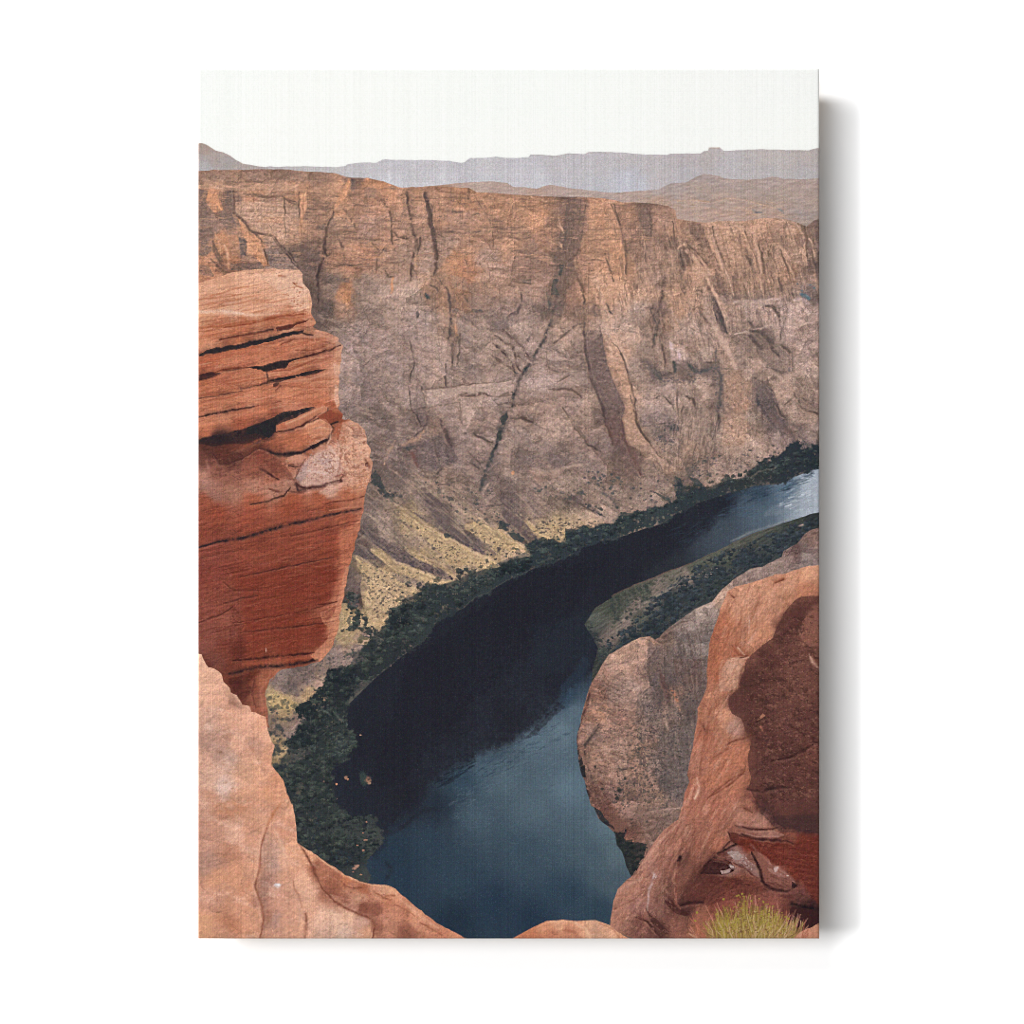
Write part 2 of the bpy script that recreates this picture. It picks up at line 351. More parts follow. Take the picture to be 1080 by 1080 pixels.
PICTURE = r"""
R sky
M 0 z 200,60 880,60 880,260 200,260
B z 220,80 f7f9f5 540,100 f7f9f5 850,80 f6f7f4 540,160 f8f9f5 300,150 f8f9f5 850,150 f7f8f4

R far_mesas
M .25 a -20,398 40,398 70,410 110,435 150,445 185,462 215,485 250,502 330,518 370,522 390,517 430,520 520,518 600,517 700,520 740,522 785,515 790,508 830,502 880,497 940,500 975,482 1079,484 b 60,485 140,484 240,490 300,500 320,495 350,474 420,474 480,467 540,473 590,474 650,470 660,457 720,457 780,463 860,450 940,454 960,443 1080,443 c 80,448 180,456 290,458 300,453 460,450 480,438 500,436 505,420 560,420 580,437 610,437 640,433 780,429 900,433 1020,434 1060,424 1090,422 1090,760 a -20,740
B a 40,420 a8958d 40,470 ada3a0 40,520 b2adae 100,460 ab9e99 150,490 aca3a1 250,515 afa39e 450,525 bdb6b6 700,530 c1bcbd 850,530 c3bfc2 1000,510 c5c1c5 1000,580 cac7cc
B b 100,540 c4c0c4 200,590 cbc8cc 300,540 c2bec3 450,500 c6c2c5 450,570 c5c2c7 600,560 c5c1c6 700,610 c6c4c9 800,500 c1bcbf 800,570 bebabf 1000,500 c0bbbe 1000,600 bdbabf
B c 80,480 bdb7b9 80,600 c0bfc7 250,500 bdb6b7 400,490 bbb3b4 500,450 b9b0af 400,560 b8b3b6 600,520 bab4b6 800,470 bdb4b1 800,540 b8b2b3 1000,480 bab0ad 1000,550 b6b0b1
S b5aeb2 .5 2 c 150,530 130,620
S b2acb0 .5 2.5 c 370,470 380,540
S b2abad .5 2.5 c 970,470 990,560
S b5b0b4 .4 2 c 720,480 740,560
S b3aaa7 .6 .8 b 660,460 720,460 780,466 860,453 960,446 1080,446
S c79f86 .6 .7 c 500,421 565,421
S b9a49b .6 .7 a 70,412 110,437 185,464 250,504
X .008 0 14 5 3 .5 3 0 0

R hills
M .4 b -20,640 0,626 130,622 250,608 400,597 470,596 540,605 570,622 690,632 760,612 850,628 1000,645 1080,655 c 60,650 240,638 310,605 390,600 440,570 480,556 540,565 580,580 700,588 790,582 830,570 900,582 980,585 1090,578 1090,860 b -20,700
B b 100,640 b08c7a 400,620 b9a399 480,610 b49d93 560,640 b5a099 700,645 b49a8e 780,625 b39d95 900,650 b4a098 1050,660 b09c95
B c 100,665 b39d94 250,650 b0a09b 330,620 ad9d98 480,575 ab9a95 480,640 ac9990 600,600 ac9a94 700,640 ac9a92 830,585 ae9c96 850,660 ab988f 1000,600 ae9b94 1040,700 ad9a92 960,760 a99790 1030,790 a6948c
B c 400,700 b49e94 600,700 b39c91 750,720 b09a90 850,730 ae988e 400,750 b39b90 550,760 b59a8e 700,770 b3988c 850,770 b0958a 250,690 b29687
S 9d8c84 .6 .8 c 320,610 440,575 480,560
S a08b82 .5 1 c 270,700 340,690 420,684 500,700 620,680 700,690 820,720
S c9a78f .7 1 c 340,700 420,690 500,700
S c8a68e .6 1 c 540,695 620,684 690,692 800,720
S 5f6c72 .7 1.4 c 730,745 760,758 780,762
S 6f777b .5 1.2 c 860,735 890,760
H 9f8070 .4 .7 50 10 2 6 c 280,690 900,700 960,790 300,780
H cba88e .5 .7 40 10 2 6 c 280,690 900,700 960,790 300,780
X .035 0 9 2.5 4 .6 4 0 .01
R canyon_wall
M .35 a -20,540 70,540 100,535 180,537 300,535 450,532 600,545 700,550 740,555 780,572 810,575 900,578 980,595 1000,605 1070,628 b 40,628 200,622 340,630 380,650 470,655 600,665 760,675 900,675 1000,680 1080,690 c 60,703 130,705 210,710 290,722 330,745 340,790 400,800 480,810 560,802 690,800 790,785 900,790 960,808 1010,830 1050,797 1090,790 z 870,1000 200,1000
W 2.8 9
A .4
B a 100,560 9a7c6b 300,555 98796a 500,560 97796a 650,580 9c7b69 250,600 a07d68 450,590 9a7a68 100,620 b38c74 300,625 b48b70 520,630 b68b70 40,660 7c6258 90,680 b78264 180,680 6f5a53 300,670 a67a62 300,760 b0917b 420,800 b59178 400,700 b2917a 520,740 a98b77 60,740 756058 180,780 7d675e 60,850 6f5d58 120,920 b5805f 240,880 8c6a5a 250,950 735f57 300,920 b98866 50,1000 a9775c 200,1010 a3745c 430,860 ad8a74 460,1000 8d776b 400,960 85716a 560,680 c08e6c 500,850 b58b70 600,800 8e7060 560,930 7d665b 600,1000 77645a 700,640 b0886e 760,660 c08f6e 640,740 957463 720,850 83695c 720,960 a07a65 760,790 b58b6f 860,700 a07a66 900,800 93766a 940,720 a57c66 1000,640 b17f62 980,900 a57e69 860,1000 a07763 1000,1020 9a7c6c 830,600 7c6459 900,610 ae7f62
B b 40,680 a88069 80,800 a78472 200,700 a57d66 250,800 9d7a68 300,680 ab7f64 330,780 9a7a6a 230,960 a3887a 260,1010 b07f5f 310,1050 a06f55 400,850 9c7a66 450,720 a27a62 520,740 a97f64 500,850 8a6c5c 580,800 9a765f 560,920 a8826a 640,950 93776a 700,780 a87d63 740,900 9a7663 760,800 806558 860,760 65534f 850,900 5f514e 820,1000 5b4f4d 930,820 7a6157 1000,760 ac8168 1040,850 a88068 960,1000 9a7664 650,1050 8d7368 720,1050 8a7065 440,1010 9a8074 120,1000 9c8478 30,980 a08474
B c 40,780 a07a66 80,850 907060 170,770 6c5a55 180,840 7a655b 250,800 97786a 300,920 6b5a53 340,850 b08a70 20,950 b88965 30,1050 b38762 130,930 8c7265 200,1000 937a6e 300,1000 9c8272 370,1000 5f5350 420,850 80695d 480,870 a78671 560,900 a98a76 650,880 a5846f 600,1000 a3846f 450,960 a98b76 420,1040 b08d74 720,880 b3917a 700,1000 8f7667 800,900 a88672 850,960 a48672 870,860 8f7466 930,920 8a7265 960,1000 a68a78 1040,880 85706a 1050,1020 6a5b58 900,1050 b08b70 780,1050 8a7063 640,830 b09079 800,820 b08d76 950,840 a98a76
B d 620,100 6b5a52 700,80 857064 790,100 b07e60 760,190 9b7b68 700,190 5f5550 880,80 96806f 1000,60 9a8478 1000,150 988276 900,200 857268 800,280 93807a 900,350 97857e 1000,400 9a8880 850,450 917f78 950,530 98867e 800,600 8c7c76 1000,620 95847c 850,680 857672 950,730 776b69 900,800 8a7c77 1000,850 706664 1000,900 85746c 960,980 6a615f 1040,1050 6d625e
B e 50,100 a08a7c 150,60 9c7c68 220,80 a07a62 300,120 9c7660 400,100 93796c 500,80 957a6c 600,120 927a6f 800,60 55504f 780,150 65585a 870,100 836659 860,180 7f6558 960,60 ab8568 1030,40 c09a76 1050,130 b89270 1000,180 917360 100,250 a08c80 60,300 9f8d82 150,380 9d897d 240,300 8f7565 330,300 a38f82 400,330 998478 500,250 7f706b 600,270 a3928a 560,330 9a8479 500,400 a08a7e 430,480 988378 340,480 8c7b73 650,340 9a887f 820,270 ad907d 850,340 9d867a 760,420 958279 850,420 85766f 930,400 84736c 1000,420 6a5b59 1050,300 b39883 1040,350 7a655e 1070,430 a8886f 700,540 b09c90 500,580 ab978b 300,600 a18a7d 160,630 a28a7c 80,640 6b6060 20,620 958277 20,780 8b7c76 80,760 77696a 150,780 8b7468 200,660 98857a 250,780 8d7d76 350,700 9f897d 420,760 9c8377 380,830 8f7d75 600,700 9b8276 700,720 a08679 650,850 917d73 800,760 a0897c 850,650 978077 950,680 97806f 1000,560 6d5d5b 1060,560 68595a 1000,800 8b756b 1050,720 7c6865 900,870 90796e 1040,880 83706a 520,850 917c72 420,900 8f7d75 150,880 665a5b 60,900 6c5c5a 100,960 82706a 220,900 756764 300,950 8d7b73 600,950 7e6d68 800,950 776966 950,960 857269 550,1000 937e73 750,1020 9c8376 250,1030 8f796d 500,1060 826f67
B f 60,50 b59070 150,60 a98a74 30,150 b2927a 130,200 a89383 250,40 857068 300,80 ab8b74 340,150 b58f71 420,100 b08f77 450,160 a3846f 560,90 786560 600,50 94796a 700,60 a2846f 800,60 9d806d 900,50 94796b 1000,60 958078 1010,110 6c6766 700,170 b3a094 800,180 a8968c 960,160 baa89d 950,220 a8958a 640,200 a08778 560,230 6c5d5b 540,180 b0927f 480,200 8a7469 250,200 80685f 220,300 8a7569 290,250 aa8872 400,270 a88f80 340,350 a58b7c 430,360 9a8172 500,300 9c8476 60,250 ac9383 80,340 c0a085 30,330 c9a684 60,420 b08d75 20,470 b28b70 120,470 a6907f 200,480 6f635f 180,400 94806f 300,420 8a7566 350,400 c0b0a5 400,470 6f6360 500,410 a58f80 520,470 5f5757 580,400 ad9079 660,370 8f7c71 700,440 9d8576 760,340 6a5e5b 820,400 857467 880,440 7c6c64 900,320 a8968b 1000,300 aa968a 1000,400 a59084 1000,500 a18b7e 1030,200 a59388 620,560 a38470 550,560 6e635f 480,560 a58e80 400,600 a28c7e 280,600 9b897e 200,640 a09086 200,720 8f827b 300,760 857870 250,820 7f726b 90,620 a98a74 50,560 8b6f62 20,640 6a5857 40,760 735f5b 100,760 ac8a75 150,850 a3846f 60,900 6f5d59 150,920 7a645b 220,920 ad8f7a 300,870 998373 400,760 a58e7e 370,680 9c8677 450,740 a08a7c 560,700 7a6c66 640,640 a58471 650,780 a88c79 720,720 94806f 780,580 6a5f5d 790,660 6d5f5c 870,600 aa9080 900,680 a38c7e 830,760 7f7069 980,740 9d877a 1050,760 988379 1040,690 857067 1000,620 8f7b70 960,820 7d6f6c 1040,830 857875 860,830 8e7c72 750,850 a08879 600,880 a38a79 500,860 93806f 400,900 a08675 420,980 8b766a 300,980 a2866f 250,1000 97806f 560,960 8b766b 700,930 9d8779 500,1040 a38b7a 640,1000 8a776c 100,1000 80695f 30,1040 8a7467
B g 950,100 857468 1050,150 8a7768 920,150 70645f 960,240 938173 1000,330 8b7a6c 900,330 6d615c 880,390 5f5654 960,420 a08a62 1050,430 7d6e63 1060,480 a59160 900,480 ac9668 950,560 b09a6c 1020,600 ab9470 860,520 857360 1000,660 b09878 900,640 a38c6b 1060,640 a8906c 830,560 5f5755 820,640 4a4a4a 780,720 a38e6a 930,740 a89072 800,840 a38d60 850,870 8f7c72 750,930 85746c 950,960 988478 560,1020 726663 600,1050 7a6c66 660,980 857368
B j 650,130 7c6d66 600,200 807068 700,200 6a5f5c 750,260 857364 580,290 a39060 640,330 a89468 560,390 a08c5c 650,390 a08c64 800,290 9c845f 760,130 6c6260 880,160 957b6e 1000,60 85736b 560,460 7a6d58 620,430 9a865c 720,450 86726a 600,540 7c6d60 680,590 80706a 600,650 9a8560 640,720 998458 720,710 8f796c 600,780 857350
B h 50,60 8d7a6e 150,80 8a776a 200,30 957f70 100,130 7f6f66 200,200 6a5d5b 250,260 62575a 300,150 8a786b 280,210 8f7b6e 400,150 84746a 450,100 85756c 540,120 6f615d 600,230 6c5f5b 640,160 85756b 750,120 887769 850,80 93806f 950,130 8d796c 880,130 6f635e 700,200 7d6e64 1000,60 857469 1050,130 93806f 1000,200 9f8a70 900,220 a79166 820,250 a8925f 960,210 a8925f 700,280 a8945f 760,310 a89264 650,260 a48f66 580,240 766862 640,330 5f5754 450,230 8e7b6c 420,290 ac9760 400,270 a59068 520,330 a8925f 470,380 a9946a 580,380 ab9470 600,410 a58e74 380,370 73655d 330,320 655a58 250,300 6b5f5c 30,220 a49168 100,280 a08d68 180,310 a59160 250,380 a9955f 340,410 ab9768 420,450 a8926a 300,460 a89370 200,430 a08b6b 100,300 9a8870 60,330 85766a 100,400 a89468 40,390 a5906a 40,450 6b5f5c 120,470 6d605b 180,500 5f5654 50,490 ae9a6a 130,530 b09a70 230,550 9f8b70 40,560 6d6455 20,600 a8926a 330,500 93806a 500,430 9d876b
B i 60,60 857469 30,110 8f7c6c 140,140 8f7d70 250,80 97836f 240,60 8b7a70 30,200 a28c78 130,210 938070 200,150 8a796c 460,20 9d8677 420,60 6a6260
# strata and structure
K 80 24 58 .06 .12 .3 21 14
K 70 15 34 .04 .15 .2 22 10
K 84 9 17 .045 .16 .12 1 7
K 20 18 11 .035 .12 .05 2 7
X .036 2 12 2.6 4 .62 1 0 .006 a 0,520 1080,600 b 1080,650 c 1080,780 f 1080,150 e 1080,100 e 0,0 d 400,200 a 0,1080
X .03 50 6 3.2 4 .65 9 0 .006 e 0,0 f 1080,150 1080,1080 h 1080,300 g 500,1080 d 600,300
X .03 86 12 2.6 4 .6 2 1 0 a 0,600 1080,650 b 1080,700 c 1080,830 f 1080,300 e 1080,300 e 0,200
X .028 30 3 2.2 3 .65 8 0 .004
N 5f4d47 .5 3 22 4 .60 9 3 a 0,640 b 0,660 1080,700 c 300,760 b 1080,1080 a 1080,1080 0,1060
N c4967a .42 3 18 3.5 .60 9 4 a 0,560 b 0,640 1080,690 c 300,740 b 1080,1080 a 1080,1080 0,1060
N 5f4f4a .5 80 16 4 .60 9 5 c 0,740 340,800 1080,840 f 1080,120 600,300 e 900,200 b 1080,1000
N c4a088 .42 78 18 4 .61 9 6 c 0,740 340,800 1080,840 f 1080,120 600,300 e 900,200 b 1080,1000
N 665850 .42 20 12 5 .60 9 7 d 640,200 e 0,150 1080,200 f 200,200 0,600 e 1000,900 900,1060 d 900,1060
N b79d8c .40 12 14 5 .60 9 8 d 640,200 e 0,150 1080,200 f 200,200 0,600 e 1000,900 900,1060 d 900,1060
N 5f524d .42 65 12 5 .60 9 9 f 100,200 1080,150 1080,850 700,1000 200,1040
N bda18f .40 60 13 5 .60 9 10 f 100,200 1080,150 1080,850 700,1000 200,1040
N 5f544f .4 40 14 4 .58 9 11 d 900,980 e 500,1000 f 0,1000 300,1040 h 1060,150 600,300 g 900,700
N 4b4442 .4 60 3.5 3 .72 10 12 a 0,620 b 1080,680 c 1080,840 f 1080,900 h 1080,180 g 900,500 d 620,300 a 0,1080
H 6a554c .45 .8 170 16 1 4 a 0,600 1080,620 b 1080,690 c 300,740 c 200,900 b 600,960 0,930 a 1080,1060 500,1060 0,1060
H c59470 .35 .8 130 14 1 4 a 0,600 1080,640 b 1080,700 c 300,760 c 200,900 b 600,960 0,930 a 1080,1060 500,1060 0,1060
H 5c4d49 .4 .7 170 18 86 7 b 0,650 1080,700 c 1080,830 f 1080,120 600,480 e 1000,200 0,180
H 5c4d49 .42 .8 130 18 74 8 c 350,830 1080,840 f 1080,130 400,460 0,120
H c09c84 .4 .8 110 18 74 8 c 350,830 1080,840 f 1080,130 400,460 0,120
H 63564f .35 .7 130 9 8 20 d 640,260 1080,200 e 1080,200 f 1000,200 1000,900 e 1000,900 0,900 d 800,800
H b09a8c .28 .8 100 10 8 25 d 640,260 1080,200 e 1080,200 f 1000,200 1000,900 e 1000,900 0,900 d 800,800
H 63564f .35 .7 60 14 60 14 e 0,400 1080,500 f 1000,560 900,1000 e 900,1050 0,1050
H 5f5250 .32 .8 70 16 98 10 f 340,600 740,600 640,1060 240,1040
H b59a87 .3 .8 60 16 98 10 f 340,600 740,600 640,1060 240,1040
D 4a4140 .4 .5 1.0 200 a 0,640 b 500,680 c 600,840 f 800,900 e 100,1000 d 700,500 a 0,1000
# upper left wall
S 4a3b37 .85 1.2 a 205,640 205,770 260,800 300,850 345,900 360,940 375,1000
Q c08b69 .6 1.2 a 190,760 215,770 270,850 340,930 380,1020 360,1040 300,960 230,850
S 453a38 .8 1 a 300,850 345,868 400,880 440,930 500,1000 540,1050
S 554640 .7 .7 a 465,690 465,770 475,880
S 554640 .8 .8 a 465,690 520,700 545,720 545,780
S ce9a74 .8 1.5 a 560,650 558,780 548,870
S cf9c76 .7 1.2 a 575,650 572,760
S 4a3c39 .85 1.1 a 720,730 720,770 690,820 685,870 670,930 675,970 650,1050 640,1080
S 54463f .7 .8 a 685,870 740,870 840,860
S 54463f .8 1 a 770,740 810,790 835,840
S 54463f .75 1.1 a 740,880 765,940 770,970
S 5b4a43 .7 1 a 675,960 690,980 710,960
S cb9672 .8 2.2 a 800,585 800,620 770,680 725,745
P 6b554c .7 .8 a 810,580 840,580 845,630 820,640
S 473a37 .85 1 a 945,690 985,710 1015,760 1025,860 1025,920
S 54463f .6 .7 a 850,890 960,900 1060,895
S 54463f .7 .8 a 920,910 955,950
S 54463f .7 .8 a 985,940 945,990 945,1050
S 54463f .8 1.2 a 590,735 640,745 720,735
P 604f4b .7 1.2 a 20,700 60,705 70,780 20,790
P 604f4b .65 1.2 a 20,840 95,835 95,860 20,862
P 5f514d .8 .8 a 228,880 270,890 270,980 240,978
P 5f514d .75 .8 a 165,650 202,650 200,725 165,740
P 655650 .6 1.5 a 20,960 60,930 100,940 60,980 20,985
P 5f524e .5 2 a 560,960 650,960 640,1060 560,1060
S 4f3f3a .85 2 a 95,900 110,960 140,1020 180,1065
S cf9b75 .8 1.5 a 155,925 172,965 178,1050
S c98f69 .8 1.6 a 72,645 100,690 140,740
S d3a079 .5 1.2 a 110,860 140,950
S c49673 .4 1.5 a 760,750 800,790 820,840
Q b48e75 .35 2 a 210,700 460,700 460,850 330,840 230,770
# upper middle
S 352e2e .9 1.7 b 15,660 30,700 40,820 60,880 70,960 45,1000 40,1080
Q 4b403f .75 1 b 108,650 128,655 140,720 165,860 180,960 160,970 150,880 128,790
S 3a3232 .9 2 b 110,650 125,700 140,800 160,870 170,960 165,1080
S 3f3635 .7 1 b 95,890 85,920 75,980
S 4a3d3a .7 .8 b 180,870 215,890 225,910
S 4a3d3a .7 1 b 190,862 250,855
S 4a3d3a .7 1.5 b 335,640 340,685
S 5c4940 .6 .8 b 370,660 410,740 450,800 465,860 470,960 430,1000
S 6a564c .6 .9 b 550,890 650,888
S c2987a .5 1 b 550,898 650,898
Q 5b4d4b .55 5 b 850,680 960,690 950,800 900,900 880,1080 790,1080 800,960 820,850
Q 4b4342 .5 3 b 850,700 890,780 870,900 850,1000 840,1080 800,1080 810,980 830,850
S 2f3537 .8 1.5 b 850,850 838,900
S 2f3537 .7 2 b 785,985 800,1000
S 2a3235 .85 3 b 825,1030 815,1080
S 3b3636 .5 1.2 b 850,720 835,820
S 3b3636 .5 1.2 b 870,900 862,960
H 463d3c .45 .8 55 13 95 8 b 800,690 960,700 930,900 880,1080 790,1080
S b6987f .6 .7 b 800,770 825,850
S b6987f .5 .8 b 770,910 830,940
# upper right
S 4f403c .8 1.1 c 0,720 40,800 60,900 75,1000 75,1080
Q 5a4c49 .7 2 c 150,730 200,730 215,860 170,850 135,800
P 5f5049 .6 1.5 c 275,910 320,900 300,955 268,950
Q 443d3d .75 1.5 c 345,950 375,965 388,1060 355,1060
S 4a3f3c .8 .9 c 320,800 325,900 345,940
S c6a186 .8 1.4 c 345,945 370,915 430,980 470,1020 520,1080
S 4a3f3c .7 1 c 375,905 440,960 500,1030
Q 6b574f .6 1.5 c 405,830 470,840 500,900 540,1000 575,1065 500,1050 440,940
S caa98f .8 1.3 c 500,840 530,900 560,1000 590,1070
S 564741 .7 .9 c 525,860 545,920 600,1060
S c6a68c .75 1.1 c 525,835 680,830 740,870 750,950 780,1080
S 58493f .7 .9 c 690,850 720,960 770,1060
S 58493f .7 1.2 c 762,875 768,960 800,1080
S c9a88d .7 1.1 c 870,900 920,1000 945,1080
S 58493f .7 1 c 880,880 890,940
S 58493f .6 .9 c 830,900 810,1000 820,1060
S 52453f .8 1 c 995,830 1010,900 1000,960
S 52453f .7 1 c 1040,880 1050,960
Q 544a4a .65 1.5 c 1010,1000 1060,1000 1060,1070 1015,1070
P 4f4645 .7 1 c 700,990 730,1000 720,1040
S c3a088 .6 1 c 960,820 990,870 1000,960
H 54463f .45 .9 45 13 72 8 c 780,850 1060,860 1060,1080 850,1080
# middle
S 463c3a .85 1.5 e 240,160 250,220 240,300 250,400
S 5a473e .75 1 e 265,270 280,330 260,380 255,470
S 4f433f .75 1 e 290,300 290,400 280,470
S 4f433f .7 1 e 220,460 220,570 232,560
S c08f6d .7 1.6 e 265,240 275,310
S b58a6b .6 1.6 e 225,20 250,110
S b58a6b .5 1.4 e 390,20 400,60
P 3f4444 .7 1 e 110,90 135,115 120,125
P 4a4645 .6 1.2 e 65,180 85,200 80,220 65,215
S 443c3a .85 1.1 e 35,340 50,400 60,460 40,520 30,600 45,700 80,740 95,780
S 453c3c .85 1.5 e 95,580 115,640 130,700 125,760 105,800 60,835
S b9967e .6 1.1 e 60,840 0,890
S b3957f .6 1 e 105,600 118,640 132,695
Q 655a5b .5 1.5 e 40,610 95,590 120,680 110,780 80,740 50,690
Q b39d90 .45 1.2 e 0,592 100,600 300,580 560,550 640,560 580,620 420,612 300,615 130,680 0,700
S 564843 .85 1.1 e 280,620 350,630 420,615 480,630 570,620
S 6a5950 .7 .8 e 100,595 250,580 330,570 560,545
S 6a5950 .6 .8 e 0,700 120,690 280,660
Q b19f94 .5 1.2 e 640,540 760,520 880,490 950,500 960,560 880,580 780,590 640,598
S 564843 .8 1 e 760,592 840,590 880,600 920,625
S 564843 .7 .8 e 800,555 860,525
S 4a403e .75 1.2 e 610,90 612,160 592,200 540,220
Q 5f5656 .5 2 e 460,250 540,225 610,230 590,250 500,290
S 4b3f3b .85 1.2 e 450,350 500,370 540,410 570,460 610,500
S 4b3f3b .8 1 e 470,310 530,350 570,380 600,480
S 4b3f3b .85 1.2 e 520,280 570,330 620,390 655,440
S 4b3f3b .7 .9 e 480,430 530,460 570,490
S 4b3f3b .6 .9 e 590,420 640,440
S b8a092 .6 1.1 e 460,360 510,385 555,440
S b8a092 .6 1.1 e 480,300 540,345 580,400
S b8a092 .6 1.1 e 535,285 600,360 640,415
S b8a092 .5 1 e 600,430 630,470
S 3a3738 .85 2 e 790,20 800,100 770,200 760,260 730,330 690,410 650,460 620,510
S 2d3538 .85 3.4 e 790,10 795,60 805,105
S 333638 .6 1.8 e 760,120 755,180
S 57463e .75 .9 e 750,262 800,275 840,275
S 4b403c .8 1.1 e 780,350 840,310 880,270 930,255
S 5f5550 .6 1.2 e 780,380 850,430
S 5f5550 .6 1 e 750,470 770,495 800,500
S b9a294 .5 1 e 790,365 850,325 890,285
S 3d3838 .85 2.2 e 620,510 580,600 565,680
S 2c3235 .9 3 e 530,720 515,790 490,860
S 2d3336 .85 2.4 e 490,870 460,940 430,1000 410,1060
Q 6d5f59 .4 2 e 520,600 590,620 560,740 500,860 430,1010 400,1010 480,820
S 51453f .75 1 e 540,740 600,745 640,735
S 4b403c .85 1.3 e 610,745 640,762 665,765
S 51463f .75 1 e 830,690 870,760 920,830 960,880 1010,935
S 423a38 .7 1.2 e 960,880 1020,910
S 4b403d .8 1.4 e 910,30 940,130 930,250 950,400 970,520 1020,660 1050,740 1080,800
Q 62534f .6 2.2 e 945,400 1030,290 1055,420 1080,520 1080,810 1040,700 1000,590
Q c8a27d .5 2.5 e 1000,20 1080,20 1080,290 1040,220 1020,120
S c9a98c .8 2.2 e 1040,240 1060,350 1080,420
S 4b3e3d .85 2.3 e 200,750 230,830 245,880
S 4f443f .8 1 e 360,820 460,870
S 4f443f .7 .9 e 330,900 420,1010
S 4f443f .6 .9 e 330,960 400,1010
S 4f443f .5 .8 e 290,660 300,740
Q 63575a .42 3 e 0,890 60,850 130,870 250,890 290,960 180,1010 60,960
S 5c4440 .7 2 e 40,920 75,990
S 53453f .7 .9 e 0,950 50,1030 130,1060
S b39a88 .6 1 e 10,990 60,1050 130,1075
S 3f3f3f .7 1.4 e 180,1020 160,1040
S b09888 .7 1.3 e 670,1000 750,1020 850,990 960,980
Q 776966 .35 3 e 520,950 700,930 950,940 980,970 850,985 700,1000
O c9906c .9 2.3 2.5 e 570,1025
O 3f4446 .7 1.8 1.4 e 1010,1020 1020,1050 940,1050
S 5a4d49 .6 1 e 640,345 660,305
S 5a4d49 .6 1 e 660,470 700,455
S b8a192 .6 1.2 e 660,465 700,450 710,480
S 6a5850 .6 1 e 560,30 640,45
S 57504e .6 1.2 e 370,190 410,185
S 5d4d46 .6 1.2 e 330,200 360,260 400,280
# right
S 4d403b .8 1.1 f 0,340 50,400 75,480 95,560 120,640 130,760 160,830 210,890 260,950
Q bd9a7f .45 2 f 0,300 60,350 90,400 60,400 90,560 120,700 110,740 60,620 30,500 0,470
S c7a78c .6 1.6 f 20,330 60,390 85,480
S 6a5450 .8 2.2 f 0,530 40,600 60,690 50,780 80,880 130,960 160,1040
Q 645450 .5 3 f 0,540 45,640 55,720 45,790 80,890 130,990 150,1040 0,1040
Q b08e76 .4 2.5 f 70,740 120,790 170,860 260,950 280,1030 200,960 100,880
S 453c3a .85 1.2 f 215,170 200,180 215,230 215,380
S 4a3f3c .8 1.3 f 240,150 245,230 232,330
S 5b443b .7 1 f 265,200 270,300
S 5b443b .75 1 f 260,310 268,390 282,470
S 403838 .85 2 f 268,20 265,110 245,190
S 504646 .8 2.6 f 365,10 378,90
S c6a68e .85 1.6 f 490,10 530,80 560,160 600,240 612,310
Q 54494a .75 1.2 f 520,100 555,150 590,250 600,310 565,285 530,200
S bb9e8a .85 3 f 480,70 490,180 530,270 570,330 610,400 630,470
S 584a44 .75 1.2 f 450,170 490,240 520,290
S bfa088 .6 1 f 590,50 610,100 630,130
S 584a44 .7 1.2 f 545,40 580,90 600,130
S 584a44 .7 1 f 630,10 640,120
S 584a44 .6 .9 f 680,20 700,110
S 584a44 .6 .9 f 730,10 740,90
S 584a44 .7 .9 f 780,10 795,100
S 4f4340 .75 1.3 f 860,10 880,95
S c3a48c .6 1 f 935,40 945,110
S c3a48c .5 1 f 700,30 715,115
S c3a48c .5 1 f 610,150 620,300
S 6a5a54 .6 .9 f 640,150 650,290
S 6a5a54 .6 .9 f 670,160 680,290
S bcab9f .75 1.8 f 640,138 740,130 860,125
S c4b4a8 .8 2.2 f 940,128 990,130 1030,160
S 5f6a70 .9 2.6 f 985,100 1020,125
S 66706f .6 1.6 f 1020,50 1050,70
S 4a403d .85 1.2 f 800,165 835,160 868,200 875,260 880,330
S b5a094 .7 1 f 640,308 720,285 850,262 1050,248
S 4a403d .8 1.5 f 705,243 735,262
S 463d3b .85 1.8 f 720,290 780,300 830,350 860,410
S 423a39 .85 1.8 f 715,320 745,350 772,385
S 4f4440 .7 1.2 f 735,300 770,330
S 51443f .85 1.6 f 885,375 915,385 922,402
S 6a5b55 .6 1 f 850,490 920,510 940,490
S 6a5b55 .5 .8 f 935,400 940,500
P 4f4a49 .7 1.5 f 180,480 210,530 250,545 345,500 250,500 200,460
S 2e3436 .85 1.8 f 318,450 332,500
S 3d4142 .75 2.2 f 400,460 435,500 480,500 540,470
S c6b8ae .8 2.2 f 350,390 350,435
S c0b0a5 .6 1.6 f 300,345 315,385
S 453f3f .75 2.4 f 550,480 560,560 565,620 545,700 560,790
S 45484a .7 1.4 f 540,380 542,470
S 453c3a .85 1.6 f 385,625 420,640 440,690
S 4f4541 .7 .8 f 340,560 345,760
S 5d514b .6 1 f 370,680 360,780
S 4d4441 .7 1 f 235,640 260,610 280,640 330,700
S 5d514b .6 .8 f 170,780 260,770 330,765
Q 70655f .4 2.5 f 150,790 340,770 340,850 260,900 190,870
Q 5f5454 .65 2 f 745,600 780,560 830,590 850,680 900,760 940,850 880,830 790,720 750,660
S 403c3f .8 2.4 f 755,620 765,670
Q 4a4446 .4 2 f 760,580 800,580 830,650 820,700 780,670
S 51463f .75 1 f 850,680 890,740
S 6a5c56 .6 1 f 740,780 830,840
S 6b5650 .6 2.2 f 900,780 960,860 1010,910
S 4b403d .8 1.2 f 935,640 1000,700 1070,720
S b2998a .6 1.2 f 955,650 1010,690 1065,705
S 4f4541 .7 1 f 730,525 752,530
S 5f514b .6 .9 f 660,510 680,535
S 6a5b55 .5 .8 f 560,490 750,480
S 5d4f49 .6 1 f 540,800 500,950 480,1040
S 5d4f49 .6 .9 f 480,830 450,960
S 4a4441 .7 1.6 f 490,1010 500,1070
